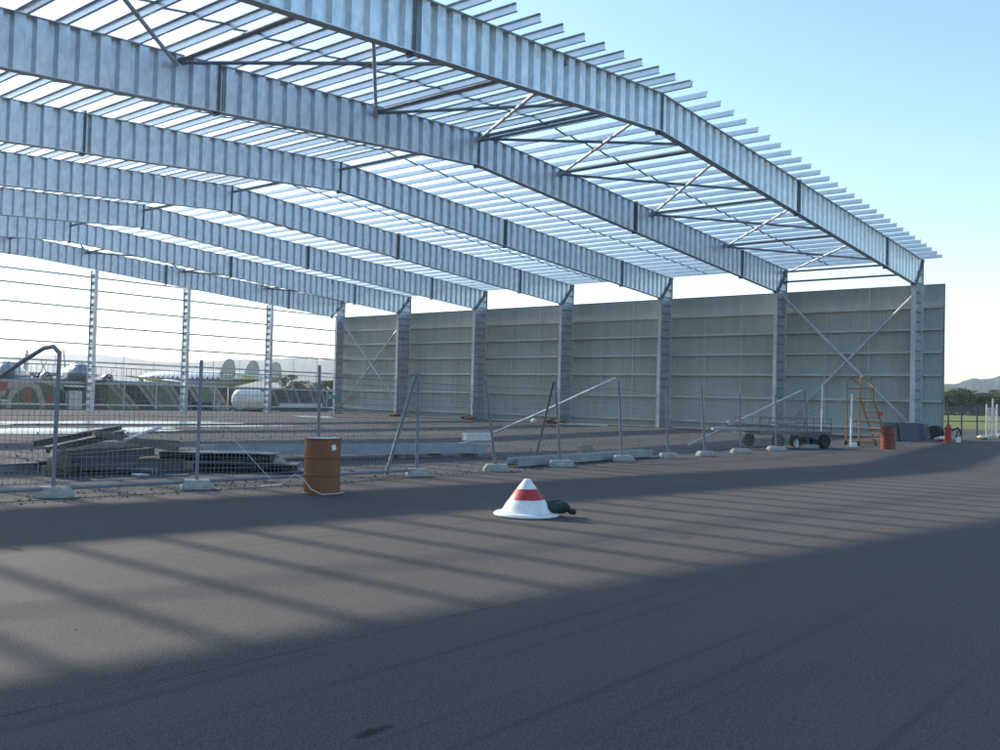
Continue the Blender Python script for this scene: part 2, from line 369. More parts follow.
def rafter_web(side):
    m = MB(); vs = []; fs = []
    for u, o in corr(XR + .03, XO - .12):
        x = u if side > 0 else 2 * XR - u
        vs += [(x, o, zb(u) + .01), (x, o, zt(u) - .01)]
    for i in range(len(vs) // 2 - 1):
        a = 2 * i; fs.append((a, a + 2, a + 3, a + 1) if side > 0 else (a + 1, a + 3, a + 2, a))
    m.add(vs, fs, 0)
    sx = lambda u: u if side > 0 else 2 * XR - u
    m.bar((sx(XR), 0, zt(XR)), (sx(XO), 0, zt(XO)), .26, .022, m=1)
    m.bar((sx(XR), 0, zb(XR)), (sx(XI), 0, zb(XI)), .26, .022, m=1)
    return m
SPL = [11.15, 22.3]
def splice(u, side, w=.27, dep=.05):
    m = MB(); x = u if side > 0 else 2 * XR - u
    for dx in (-.022, .022):
        m.box((x + dx, 0, (zt(u) + zb(u)) / 2), (.018, w, zt(u) - zb(u) + .2))
    for dz in [(-.08), (.12), (.3)]:
        for yy in (-.1, .1):
            for zz in (zb(u) + dz + .05, zt(u) - dz - .05): m.box((x, yy, zz), (.09, .035, .035))
    return m
proto = {}
for side in (1, -1):
    for i, y in enumerate(YF):
        if side not in proto:
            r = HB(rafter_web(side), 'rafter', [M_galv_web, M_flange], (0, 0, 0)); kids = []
            us = [XR + .0] + [XR + s for s in SPL] if side > 0 else [XR + s for s in SPL]
            for u in us:
                s = HB(splice(u, side), 'splice_plate', M_plate, (0, 0, 0), r); kids.append(s)
            proto[side] = (r, kids); base = r
        else:
            r0, kids = proto[side]; r = copy_obj(r0, hangar)
        r.location = Vector((0, y, 0)) - hangar.location
# columns of the side wall
def grooves(u1, per=.53, dep=.05):
    out = []; u = .02
    while u < u1:
        for du, o in ((0, -dep), (.37, -dep), (.40, dep), (.50, dep)):
            if u + du < u1: out.append((u + du, o))
        u += per
    return out + [(u1, -dep)]
def column_mesh(side, shallow=False):
    m = MB(); xi = XI if not shallow else XI + .5; vs = []; fs = []
    sx = lambda u: u if side > 0 else 2 * XR - u
    for z, o in grooves(9.6):
        a = xi if z <= 8.36 else max(XI + (z - 8.36), xi)
        vs += [(sx(a), o, z), (sx(XO - .02), o, z)]
    for i in range(len(vs) // 2 - 1): a = 2 * i; fs.append((a, a + 1, a + 3, a + 2) if side > 0 else (a + 2, a + 3, a + 1, a))
    m.add(vs, fs, 0)
    m.span((sx(xi) - .015, -.12, 0), (sx(xi) + .015, .12, 8.4), m=1)
    m.span((sx(XO) - .015, -.12, 0), (sx(XO) + .015, .12, 9.8), m=1)
    return m
def knee_mesh(side):
    m = MB(); sx = lambda u: u if side > 0 else 2 * XR - u
    for d in (-.05, .05):
        m.bar((sx(XI - .06 + d), 0, 8.24 - d), (sx(XO + .02 + d), 0, 9.86 - d), .3, .03, up=(0, 0, 1))
    return m
def foot_mesh(side, shallow=False):
    m = MB(); sx = lambda u: u if side > 0 else 2 * XR - u; xi = XI if not shallow else XI + .5
    m.span((sx(xi - .12), -.3, -.02), (sx(XO + .1), .3, .035)); return m
for side in (1, -1):
    p = None
    for i, y in enumerate(YF):
        if i == 0 or i == 6:
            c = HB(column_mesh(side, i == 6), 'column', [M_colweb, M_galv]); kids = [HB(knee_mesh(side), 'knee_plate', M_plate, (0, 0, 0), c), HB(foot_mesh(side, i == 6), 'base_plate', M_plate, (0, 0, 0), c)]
            if i == 0: p = c
        else: c = copy_obj(p, hangar)
        c.location = Vector((0, y, 0)) - hangar.location
# wind columns of the far end
Y7 = YF[6]
for x in (17.4, 24.75, 32.0, 39.2, 46.75):
    m = MB(); vs = []; fs = []; h = zb(x) - .02
    for z, o in corr(.02, h, .5, .07): vs += [(x + o, Y7 - .3, z), (x + o, Y7 + .3, z)]
    for i in range(len(vs) // 2 - 1): a = 2 * i; fs.append((a, a + 2, a + 3, a + 1))
    m.add(vs, fs, 0)
    for yy in (-.31, .31): m.span((x - .13, Y7 + yy - .012, 0), (x + .13, Y7 + yy + .012, h), m=1)
    HB(m, 'end_column', [M_galv_web, M_flange], (x, Y7, 0))
# purlins: Z sections along Y on top of the rafters
def zee(y0, y1, s):
    m = MB(); t = .006
    m.span((-t / 2, y0, 0), (t / 2, y1, .2)); m.span((t / 2 * s, y0, .2 - t), (.075 * s, y1, .2)); m.span((-t / 2 * s, y0, 0), (-.075 * s, y1, t)); m.span((-.075 * s, y0, t), (-.069 * s, y1, .02)); m.span((.075 * s, y0, .182), (.069 * s, y1, .2 - t)); return m
PR = [XR + .05 + .966 * k for k in range(30)]
pz = {}
for s in (1, -1):
    for k, u in enumerate(PR):
        x = u if s > 0 else 2 * XR - u
        if s not in pz: pz[s] = HB(zee(14.4, 64.0, s), 'purlin', M_purlin, (0, 0, 0)); o = pz[s]
        else: o = copy_obj(pz[s], hangar)
        o.location = Vector((x, 0, zt(u) + .02)) - hangar.location
for s in (1, -1):
    for i in range(6):
        m = MB(); y = YF[i] + (YF[i + 1] - YF[i]) * .66
        for k in range(29):
            a = PR[k]; b = PR[k + 1]; xa, xb = (a, b) if s > 0 else (2 * XR - a, 2 * XR - b)
            m.bar((xa, y, zt(a) + .17), (xb, y, zt(b) + .07), .06, .04)
        HB(m, 'purlin_bridging', M_galv_dark, (0, y, 0))
# added out of view: sheet-shaped shadow caster over the second frame, darkens the foreground
m = MB()
for j in range(10):
    x0, x1 = 2.4 + .05 * (j % 3), 9.1 + .05 * (j % 2); m.bar((x0, 23.95 + .02 * (j % 2), zt(x0) + .245 + j * .042), (x1, 23.95 + .02 * (j % 2), zt(x1) + .245 + j * .042), 1.3, .03)
tag(m.build('added_shadow_pack', M_galv, None, (2.4, 23.95, zt(2.4) + .22)), 'added unseen pack of sheets over the left roof slope, casting shade on the foreground', 'shadow caster')
# struts and cross bracing of the first bay and the last
ND = [-28.0, -20.1, -12.4, -5.1, 0, 5.1, 12.5, 20.1, 28.0]
for (ya, yb) in ((YF[0], YF[1]), (YF[5], YF[6])):
    for k, d in enumerate(ND):
        x = XR + d; z = zt(x) - .16
        m = MB(); m.tube([(x, ya, z), (x, yb, z)], .065, 8); HB(m, 'roof_strut', M_galv_dark, (x, ya, z))
        if k < 8:
            x2 = XR + ND[k + 1]; z2 = zt(x2) - .16
            m = MB(); m.tube([(x, ya, z - .13), (x2, yb, z2 - .13)], .055, 8); HB(m, 'roof_brace', M_galv, (x, ya, z))  # paler steel: the sunlight on this diagonal is put into its colour
            m = MB(); m.tube([(x2, ya, z2 - .05), (x, yb, z - .05)], .055, 8); HB(m, 'roof_brace', M_galv_dark, (x, ya, z))
    for a, b in (((ya, 8.2), (yb, .35)), ((yb, 8.2), (ya, .35))):
        m = MB(); dx = 0 if a[0] == ya else .13; m.tube([(54.3 - dx, a[0], a[1]), (54.3 - dx, b[0], b[1])], .08, 8); HB(m, 'wall_brace', M_galv, (54.3, ya, 0))
m = MB(); m.tube([(54.35, YF[0], 9.05), (54.35, YF[1], 9.05)], .06, 8); HB(m, 'eave_strut', M_galv_dark, (54.35, YF[0], 9.05))
m = MB(); m.tube([(XR, YF[0], zt(XR) - .3), (XR, Y7, zt(XR) - .3)], .06, 8); HB(m, 'ridge_strut', M_galv_dark, (XR, YF[0], 11))
# girts
for z in (.5, 2.05, 3.48, 4.74, 6.0, 7.21):
    m = MB(); t = .008
    m.span((54.625, 14.45, z - .06), (54.625 + t, 63.9, z + .06)); m.span((54.63, 14.45, z + .06), (54.81, 63.9, z + .06 + t)); m.span((54.63, 14.45, z - .06 - t), (54.81, 63.9, z - .06))
    HB(m, 'girt', M_girt, (54.7, 14.45, z))
for z in (.5, 2.0, 3.46, 4.7, 5.94, 7.2, 8.45, 9.36, 10.28):
    d = max(0, (z - 9.55) / SL); m = MB(); x0, x1 = XL + d, XO + .2 - d; t = .012; y = Y7 + .33
    m.span((x0, y, z - .045), (x1, y + t, z + .045)); m.span((x0, y + t, z + .045), (x1, y + .12, z + .045 + t)); m.span((x0, y + t, z - .045 - t), (x1, y + .12, z - .045))
    HB(m, 'girt', M_girt, (x0, y, z))
EX = [17.4, 24.75, 32.0, 39.2, 46.75, XO]
for a, b in zip(EX, EX[1:]):
    for f in (.36, .68):
        x = a + (b - a) * f; m = MB(); m.tube([(x, Y7 + .42, .5), (x, Y7 + .42, min(zb(x) - .1, 10.2))], .018, 6); HB(m, 'sag_rod', M_hangwire, (x, Y7 + .42, .5))
wy = [14.45] + YF
for a, b in zip(YF, YF[1:]):
    for f in (.36, .68):
        y = a + (b - a) * f; m = MB(); m.span((54.60, y - .03, .4), (54.615, y + .03, 8.43)); HB(m, 'girt_bridging', M_girt, (54.6, y, .4))
# sheeting of the right wall
m = MB(); vs = []; fs = []; y = 14.42
while y < 63.95:
    for dy, o in ((0, 0), (.075, 0), (.085, .024), (.115, .024), (.125, 0)):
        vs += [(54.83 + o, y + dy, .06), (54.83 + o, y + dy, 8.46)]
    y += .14
for i in range(len(vs) // 2 - 1): a = 2 * i; fs.append((a, a + 1, a + 3, a + 2))
m.add(vs, fs, 0)
wall = HB(m, 'wall_sheeting', [M_clad], (54.83, 14.42, 0))
m = MB(); m.span((54.8, 14.4, 8.44), (54.9, 63.95, 8.475)); m.span((54.79, 14.37, .05), (54.91, 14.41, 8.475)); HB(m, 'edge_flashing', M_plate, (54.83, 14.42, 8.4), wall)

# ------------------------------------------------------------------ temporary fence
POST = [((3.9, 13.7), (3.95, 13.72), 2.08), ((6.34, 13.58), (6.37, 13.60), 2.1), ((8.57, 13.44), (8.6, 13.46), 2.07), ((10.95, 13.32), (10.92, 13.34), 2.09), ((13.38, 13.26), (13.37, 13.28), 2.05),
        ((15.78, 13.24), (15.42, 13.28), 2.01), ((18.24, 13.3), (18.03, 13.34), 2.03), ((21.47, 13.63), (21.32, 13.68), 2.13), ((23.96, 13.66), (23.84, 13.7), 1.98), ((26.08, 13.6), (25.85, 13.64), 2.12),
        ((28.9, 13.8), (28.85, 13.83), 1.95), ((31.95, 13.9), (31.9, 13.92), 1.98), ((35.3, 14.06), (34.95, 14.1), 2.14)]
FL = ['fence panel at the left end of the fence, cut by the edge of the photo', 'mesh fence panel in front of the heap of dark beams', 'mesh fence panel with a dark bottom rail just left of the orange drum',
      'mesh fence panel directly behind the orange drum', 'mesh fence panel whose left post has a raking pipe against it', 'mesh fence panel hung from a tilted post beside the raking pipe',
      'mesh fence panel above the left end of the short steel beam', 'mesh fence panel where the long grey pole leans on its left post', 'mesh fence panel over the right end of the short steel beam',
      'faint mesh fence panel crossing in front of the fourth column from the far end', 'faint mesh fence panel left of the trailer', 'mesh fence panel in front of the flat trailer']
FL[9] = 'faint mesh fence panel crossed by the lower end of the second leaning pole'
def fence_panel(i):
    (b0, t0, h0), (b1, t1, h1) = POST[i], POST[i + 1]
    P = lambda p, z: Vector((p[0], p[1], z))
    root = thing('mesh_fence', (b0[0], b0[1], 0), FL[i], 'fence', 'temporary mesh fence panels')
    A0, A1, B0, B1 = P(b0, .08), P(t0, h0), P(b1, .08), P(t1, h1)
    m = MB(); m.tube([A0, A1], .03, 10); m.build('post', M_backlit_steel, root)
    if i in (9, 11, 3) or i == 11:
        m = MB(); m.tube([B0, B1], .03, 10) if i == 11 else None
        if i == 11: m.build('post', M_backlit_steel, root)
    m = MB(); top = .90
    def pt(u, v): a = A0.lerp(A1, v); b = B0.lerp(B1, v); return a.lerp(b, u)
    n = int((B0 - A0).length / .075)
    rr = .0034 if i < 5 else .0027
    for k in range(1, n):
        m.tube([pt(k / n, .06), pt(k / n, top)], rr, 4, cap=False)
    nv = 14
    for k in range(nv + 1):
        v = .06 + (top - .06) * k / nv; m.tube([pt(0.01, v), pt(.99, v)], rr if k not in (0, nv) else .006, 4, cap=False)
    m.build('mesh', M_wire, root)
    if i < 4:
        m = MB(); m.tube([pt(.03, .02), pt(.97, .02)], .028, 8); m.build('bottom_rail', M_backlit_steel, root)
    return root
for i in range(12): fence_panel(i)
def block_mesh(l=.5, w=.24, h=.15):
    m = MB(); vs = []
    for z, k in ((0, 1), (.05, 1), (h - .02, .8), (h, .72)):
        for a, b in ((-1, -1), (1, -1), (1, 1), (-1, 1)): vs.append((a * l / 2 * k, b * w / 2 * (k if z else 1), z))
    fs = [(3, 2, 1, 0), (12, 13, 14, 15)]
    for r in range(3):
        for k in range(4): fs.append((r * 4 + k, r * 4 + (k + 1) % 4, (r + 1) * 4 + (k + 1) % 4, (r + 1) * 4 + k))
    m.add(vs, fs)
    for s in (-1, 1): m.box((s * l * .3, 0, .03), (.1, w + .03, .06))
    return m
BL = ['pale concrete fence foot at the left edge of the photo', 'pale concrete fence foot under the post nearest the left edge', 'pale concrete fence foot left of the orange drum', 'concrete fence foot hidden behind the orange drum',
      'pale concrete fence foot beside the raking pipe', 'concrete fence foot under the tilted post above the cone', 'concrete fence foot at the middle of the short steel beam', 'concrete fence foot under the post with the long leaning pole',
      'concrete fence foot at the right end of the short steel beam', 'low concrete fence foot beside the foot of the second leaning pole', 'concrete fence foot standing in the open with no post near it', 'concrete fence foot left of the trailer wheel', 'concrete fence foot in front of the trailer']
b0 = None
for i, (b, t, h) in enumerate(POST):
    if b0 is None: o = b0 = block_mesh().build('fence_foot', M_conc, None, (0, 0, 0))
    else: o = b0.copy(); COL.objects.link(o)
    o.location = (b[0], b[1] - .02, 0.0); o.rotation_euler = (0, 0, [-.7, -.75, -.5, .1, -.6, -.75, -.7, -.65, -.7, -.5, -.8, -.7, -.75][i]); s = [1, 1, 1, 1, .9, 1.1, 1.25, 1.2, 1.15, 1.1, 1.3, 1.35, 1.35][i]; o.scale = (s, s, 1)
    tag(o, BL[i], 'fence foot', 'concrete feet of the temporary fence')
def pipe(name, pts, r, label, cat, mat=M_galv_dark, group=None):
    m = MB(); m.tube(pts, r, 10); o = m.build(name, mat, None, origin=pts[0]); return tag(o, label, cat, group)
pipe('brace_pipe', [(12.84, 13.57, .03), (13.34, 13.33, 1.98)], .034, 'short raking steel pipe leaning on the fence post right of the orange drum', 'pipe', M_backlit_steel, 'raking pipes on fence posts')
pipe('brace_pipe', [(19.6, 15.1, .03), (18.04, 13.4, 2.0)], .03, 'thin raking pipe propped behind the fence post left of the short steel beam', 'pipe', M_backlit_steel, 'raking pipes on fence posts')
pipe('leaning_pole', [(20.6, 19.4, .05), (20.9, 18.3, .35), (21.0, 16.2, 1.15), (21.3, 13.78, 2.2)], .034, 'long grey pole rising from the brown cylinder to rest on a fence post', 'pole', M_galv, 'long poles leaning on the fence')
pipe('leaning_pole', [(31.62, 17.19, .04), (34.9, 14.2, 2.2)], .032, 'long straight grey pole leaning on the fence post in front of the trailer', 'pole', M_galv, 'long poles leaning on the fence')
pipe('leaning_pole', [(5.8, 19.6, .05), (6.25, 14.4, 1.98), (6.31, 13.95, 2.14), (6.35, 13.75, 2.16), (6.37, 13.63, 2.08)], .034, 'bent dark pole sloping down to the left from the leftmost fence post top', 'pole', M_backlit_steel, 'long poles leaning on the fence')

# ------------------------------------------------------------------ cone marker and sandbag
cx, cy = 10.05, 7.87
t = thing('marker_cone', (cx, cy, 0), 'broad white cone marker with a red band standing on the tarmac', 'cone')
m = MB(); m.lathe((cx, cy, 0), [(.40, .004), (.44, .012), (.445, .03), (.43, .05), (.34, .062)], 48); m.build('base', M_white, t, smooth=True)
m = MB(); m.lathe((cx, cy, 0), [(.37, .055), (.335, .075), (.305, .12), (.285, .16), (.262, .19), (.225, .2401), (.137, .3655), (.045, .486), (.03, .494), (.015, .496)], 48); m.build('cone_body', M_white, t, smooth=True)
m = MB(); m.lathe((cx, cy, 0), [(.236, .228), (.2395, .2262), (.143, .3635), (.14, .3655)], 48); m.build('red_band', M_redband, t, smooth=True)
def lump(c, d, seed, n=12, k=9, amp=.12, flat=.0, rz=0):
    q = random.Random(seed); m = MB(); vs = []; fs = []
    ph = [q.uniform(0, 6.28) for _ in range(6)]
    for i in range(k + 1):
        th = math.pi * i / k
        for j in range(n):
            a = 2 * math.pi * j / n
            r = 1 + amp * (math.sin(2 * a + ph[0] + 2 * th) + .6 * math.sin(3 * a + ph[1] - 3 * th) + .4 * math.sin(5 * a + ph[2] + 4 * th))
            x, y, z = r * math.sin(th) * math.cos(a), r * math.sin(th) * math.sin(a), r * math.cos(th)
            x, y, z = x * d[0] / 2, y * d[1] / 2, (z * .5 + .5) * d[2]
            x, y = x * math.cos(rz) - y * math.sin(rz), x * math.sin(rz) + y * math.cos(rz)
            vs.append((c[0] + x, c[1] + y, max(c[2] + z, c[2])))
    for i in range(k):
        for j in range(n): fs.append((i * n + j, (i + 1) * n + j, (i + 1) * n + (j + 1) % n, i * n + (j + 1) % n))
    m.add(vs, fs); return m
t = thing('sandbag', (10.27, 7.52, 0), 'dark green sandbag lying on the right edge of the cone base', 'sandbag')
lump((10.30, 7.54, .04), (.36, .24, .17), 4, 18, 12, .10, rz=-.8).build('bag', M_bag, t, smooth=True)
lump((10.45, 7.40, .03), (.12, .12, .08), 6, 10, 6, .12).build('tied_neck', M_bag, t, smooth=True)

# ------------------------------------------------------------------ drums
def drum(x, y, mat, label, lid, rust=None):
    t = thing('oil_drum', (x, y, 0), label, 'drum', 'steel oil drums')
    pr = [(.27, .0), (.292, .004), (.292, .02), (.283, .03), (.283, .285), (.297, .295), (.297, .315), (.283, .325), (.283, .555), (.297, .565), (.297, .585), (.283, .595), (.283, .85), (.292, .862), (.292, .88), (.28, .88), (.278, .862)]
    m = MB(); m.lathe((x, y, 0), pr, 40); m.build('body', mat, t, smooth=True)
    m = MB(); m.lathe((x, y, 0), [(.276, .84), (.2765, .876), (.1, .878), (.02, .878)], 32)
    m.lathe((x + .17, y - .05, .878), [(.035, 0), (.035, .014), (.02, .014)], 12); m.build('lid', lid, t, smooth=True); return t
d1 = drum(9.72, 11.73, M_drum, 'rusty orange brown oil drum with a pale lid standing by the fence', M_drumlid)
a = math.atan2(-11.73, -9.72) + .62
m = MB(); m.box((9.72 + .288 * math.cos(a), 11.73 + .288 * math.sin(a), .74), (.005, .075, .085), rz=a, tilt=(.35, 0)); m.build('paper_tag', M_white, d1)
drum(38.2, 12.03, M_reddrum, 'dark red oil drum standing alone near the orange ladder', M_reddrum)
pipe('rope', [(9.5, 13.0, .03), (9.38, 12.3, .12), (9.39, 12.0, .3), (9.33, 11.72, .26), (9.36, 11.55, .1), (9.5, 11.45, .02), (9.75, 11.41, .02), (9.98, 11.5, .02)], .008, 'pale rope looped round the foot of the orange drum', 'rope', M_rope)
pipe('guy_wire', [(9.12, 13.62, 1.0), (9.33, 12.5, .17)], .005, 'thin slanting guy wire running down towards the foot of the orange drum', 'wire', M_rope)

# ------------------------------------------------------------------ heap of dark beams on the left
VB = [((7.75, 17.0, .10), (10.1, 17.3, .16), .16, .14), ((7.9, 17.5, .12), (10.25, 18.2, .2), .14, .18), ((8.0, 17.0, .28), (10.0, 17.2, .36), .12, .14), ((8.2, 17.6, .34), (10.1, 17.9, .38), .16, .12),
      ((7.9, 17.25, .44), (9.55, 17.55, .72), .15, .1), ((8.75, 17.2, .75), (10.45, 17.1, .40), .1, .12), ((9.2, 17.9, .62), (10.7, 17.5, .52), .14, .06), ((9.25, 17.0, .60), (10.35, 17.6, .82), .05, .05),
      ((8.1, 18.2, .5), (9.9, 18.3, .78), .12, .1), ((7.3, 18.0, .09), (8.1, 18.0, .09), .12, .12), ((8.3, 16.75, .2), (10.3, 16.6, .13), .1, .2)]
VL = ['bottom dark beam lying along the front of the heap', 'long dark beam at the back of the heap, sloping up right', 'dark beam resting across the lower layer of the heap', 'broad flat beam in the middle of the heap',
      'dark beam rising to the peak of the heap', 'brownish beam sloping down right from the peak of the heap', 'thin plank lying over the right shoulder of the heap', 'slim pale pipe sticking up right out of the heap',
      'dark beam along the back ridge of the heap', 'short beam stub with a bluish end left of the heap', 'deep plate beam across the front foot of the heap']
for k, ((a, b, w, h), lab) in enumerate(zip(VB, VL)):
    m = MB()
    mat = [M_timber, M_darksteel, M_darksteel, M_timber, M_darksteel, M_timber, M_timber, M_galv, M_darksteel, M_galv_dark, M_darksteel][k]
    if mat in (M_darksteel, M_galv_dark):
        A, B = Vector(a), Vector(b); sa, sb = m.frame(a, b)
        for s in (-1, 1): m.bar(A + sb * s * h / 2, B + sb * s * h / 2, w, .016)
        m.bar(A, B, .012, h - .01)
    elif k == 7: m.tube([a, b], .035, 10)
    else: m.bar(a, b, w, h)
    tag(m.build('beam', mat, None, a), lab, 'beam', 'dark beams heaped behind the fence')
lump((7.9, 16.75, 0), (.42, .4, .52), 17, 10, 8, .16).build('x', M_timber, None, (7.9, 16.75, 0)).name = 'timber_stump'
tag(bpy.data.objects['timber_stump'], 'knobbly grey stump at the left end of the heap of beams', 'stump')
# banded bundles of short channel sections, open ends to the fence
def bundle(x0, y0, z0, n, ang, l, label, rows=2):
    t = thing('steel_bundle', (x0, y0, z0), label, 'bundle', 'bundles of short channel sections')
    m = MB(); d = Vector((math.cos(ang), math.sin(ang), 0)); e = Vector((-d.y, d.x, 0))
    for r in range(rows):
        for k in range(n):
            o = Vector((x0, y0, z0 + .01)) + d * (k * .082) + Vector((0, 0, r * .085)) + e * rnd.uniform(-.04, .04)
            for (du, dz, w, h) in ((0, .038, .008, .075), (.035, .075, .07, .008), (.035, .002, .07, .008)):
                c = o + d * du + Vector((0, 0, dz)) + e * l / 2
                m.box(c, (w, l, h), rz=ang)
    m.build('sections', M_darksteel, t)
    m = MB(); W = n * .082
    for f in (.25, .75):
        c = Vector((x0, y0, z0)) + d * W / 2 + e * l * f
        m.box(c + Vector((0, 0, rows * .085 + .012)), (W + .02, .03, .006), rz=ang)
        for s in (-1, 1): m.box(c + d * s * (W / 2 + .01) + Vector((0, 0, rows * .0425 + .005)), (.005, .03, rows * .085 + .012), rz=ang)
    m.build('band', M_galv, t)
bundle(10.35, 16.35, .0, 24, -.82, .9, 'lower bundle of dark channel sections lying behind the second fence foot', 2)
bundle(10.0, 17.0, .19, 27, -.82, .8, 'upper bundle of dark channel sections stacked across the lower one', 2)
bundle(8.2, 17.35, .0, 20, -.82, .5, 'bundle of channel sections under the front of the heap of beams', 1)
m = block_mesh(.42, .36, .32); o = tag(m.build('concrete_block', M_conc), 'square grey concrete block standing at the end of the long galvanised beam', 'block'); o.location = (11.05, 16.9, 0.37); o.rotation_euler = (0, 0, -.6)
o.location = (11.7, 18.0, .1)
m = block_mesh(.2, .14, .1); o = tag(m.build('concrete_block', M_conc), 'small pale block lying on the channel section bundle', 'block'); o.location = (11.62, 15.35, .19); o.rotation_euler = (0, 0, -.3)
m = MB(); m.box((9.08, 16.05, .025), (.3, .16, .03), rz=.4, tilt=(.1, .05)); tag(m.build('offcut', M_galv, None, (9.08, 16.05, 0)), 'bright metal offcut lying on gravel before the heap of beams', 'offcut')
m = MB(); m.box((9.62, 15.75, .015), (.4, .1, .02), rz=-.5); tag(m.build('offcut', M_galv_dark, None, (9.62, 15.75, 0)), 'flat grey strip lying on gravel below the channel sections', 'offcut')
# galvanised beams on the ground
def ibeam(a, b, w, h, label, seed=1):
    A, B = Vector(a), Vector(b); L = (B - A).length; t = thing('steel_beam', a, label, 'beam', 'galvanised beams lying on the gravel')
    m = MB(); sa, sb = m.frame(a, b)
    # lying on its side: flanges stand up, corrugated web lies flat
    for s in (-1, 1): m.bar(A + sa * s * w / 2 + sb * h / 2, B + sa * s * w / 2 + sb * h / 2, .02, h)
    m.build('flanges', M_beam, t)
    m = MB(); vs = []; fs = []; d = (B - A).normalized()
    for u, o in corr(0, L, .4, .05):
        p = A + d * u + sb * (h / 2 + o); vs += [p - sa * w / 2, p + sa * w / 2]
    for i in range(len(vs) // 2 - 1): q_ = 2 * i; fs.append((q_, q_ + 1, q_ + 3, q_ + 2))
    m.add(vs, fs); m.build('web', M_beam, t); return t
ibeam((12.4, 18.9, .12), (19.2, 16.6, .12), .42, .24, 'long galvanised beam lying on its side behind the orange drum')
for k in range(4):
    f = k / 3; x = 12.8 + f * 6; y = 18.8 - f * 2.1; m = MB(); m.box((x, y, .06), (.12, .8, .11), rz=-.33)
    tag(m.build('timber_packer', M_timber, None, (x, y, 0)), ['timber packer under the left end of the long beam', 'timber packer under the long beam behind the orange drum', 'timber packer under the long beam near the raking pipe', 'timber packer under the right end of the long beam'][k], 'packer', 'packers under the long beam')
ibeam((17.0, 13.75, .02), (23.9, 14.3, .02), .3, .2, 'short galvanised beam lying along the fence above the cone')
m = MB(); m.box((19.4, 16.95, .53), (.8, .25, .2), rz=-.33); tag(m.build('steel_offcut', M_galv, None, (19.4, 16.95, .42)), 'short bright steel offcut lying on the right end of the long beam', 'offcut')
m = MB(); m.tube([(17.2, 14.45, .05), (16.9, 14.2, .05)], .06, 8); tag(m.build('offcut', M_darksteel, None, (17, 14.3, 0)), 'dark stub at the left tip of the short beam', 'offcut')
for c, ang, mat, r, l, lab in (((18.7, 17.9, .17), .6, M_brownconc, .17, .36, 'brown cylinder block at the lower end of the long leaning pole'), ((22.6, 15.6, .17), .6, M_brownconc, .17, .36, 'lone brown cylinder block on the gravel behind the short beam')):
    d = Vector((math.cos(ang), -math.sin(ang), 0)) * l / 2; m = MB(); m.tube([Vector(c) - d, Vector(c) + d], r, 20); tag(m.build('concrete_cylinder', mat, None, c), lab, 'cylinder', 'brown concrete cylinders')
t = thing('paint_tin', (17.75, 18.4, 0), 'round white tin with dark end lying behind the long beam', 'tin')
m = MB(); m.tube([(17.65, 18.5, .15), (17.95, 18.2, .15)], .13, 16); m.build('body', M_white, t); m = MB(); m.tube([(17.951, 18.199, .15), (18.13, 18.02, .15)], .12, 16); m.build('lid', M_black, t)
for x, y, sx, sy, h, sd, lab in ((53.0, 47.3, .9, 1.3, .3, 3, 'rusty heap of debris at the foot of the third column from the far end'), (53.0, 39.3, 1.2, 1.8, .32, 8, 'rusty heap of debris beside the fourth column from the far end'), (53.2, 55.5, .8, 1.2, .25, 12, 'rusty heap of debris by the second column from the far end')):
    tag(lump((x, y, 0), (sx, sy, h), sd, 16, 8, .2).build('debris_heap', M_rust, None, (x, y, 0)), lab, 'debris', 'debris heaps along the wall')
tag(lump((50.6, 39.2, 0), (.4, .4, .36), 5, 12, 8, .1).build('plastic_bag', M_white, None, (50.6, 39.2, 0)), 'small white bag beside the rusty heap at the wall', 'bag')
m = MB(); m.box((51.5, 35.8, .05), (.12, 4.0, .08)); tag(m.build('offcut', M_galv, None, (51.5, 35.8, 0)), 'long thin steel strip lying at the wall foot', 'offcut')
# teal box on the far corner column
m = MB(); m.box((53.5, Y7 - .35, 1.45), (1.1, .35, .36)); m.box((53.5, Y7 - .54, 1.45), (.9, .03, .25)); tag(m.build('teal_box', M_teal, None, (53.5, Y7 - .35, 1.27)), 'small teal box fixed to the far corner column', 'box')

# ------------------------------------------------------------------ trailer, ladder and clutter on the right
tx, ty = 34.2, 15.0; ang = -.42
D = Vector((math.cos(ang), math.sin(ang), 0)); E_ = Vector((-D.y, D.x, 0)); T0 = Vector((33.4, 15.4, 0))
trailer = t = thing('flat_trailer', T0, 'low dark flat trailer with mesh sides standing behind the fence', 'trailer')
def tp(u, v, z): return T0 + D * u + E_ * v + Vector((0, 0, z))
m = MB()
for v in (-.8, .8): m.bar(tp(-.4, v, .62), tp(3.6, v, .62), .08, .14)
for k in range(9): m.bar(tp(-.4 + k * .5, -.8, .6), tp(-.4 + k * .5, .8, .6), .06, .08)
m.bar(tp(-.4, 0, .69), tp(3.6, 0, .69), 1.64, .03); m.build('deck', M_plat, t)
m = MB()
for v in (-.8, .8):
    for z in (.85, 1.05, 1.25): m.tube([tp(-.4, v, z), tp(3.6, v, z)], .012, 6)
    for k in range(9): m.tube([tp(-.4 + .5 * k, v, .69), tp(-.4 + .5 * k, v, 1.27)], .014, 6)
m.build('side_rail', M_plat, t)
for u, v in ((.5, -.92), (.5, .92), (3.1, -.92), (3.1, .92)):
    w_ = MB(); c = tp(u, v, .3); w_.lathe(c, [(.16, -.09), (.27, -.1), (.3, -.06), (.3, .06), (.27, .1), (.16, .09)], 24, 'Y', M=Matrix.Rotation(ang, 3, 'Z')); wh = w_.build('wheel', M_rubber, t, smooth=True)
    w_ = MB(); w_.lathe(c, [(.04, -.085), (.155, -.07), (.155, .07), (.04, .085)], 20, 'Y', M=Matrix.Rotation(ang, 3, 'Z')); o = w_.build('rim', M_plat, wh, smooth=True)
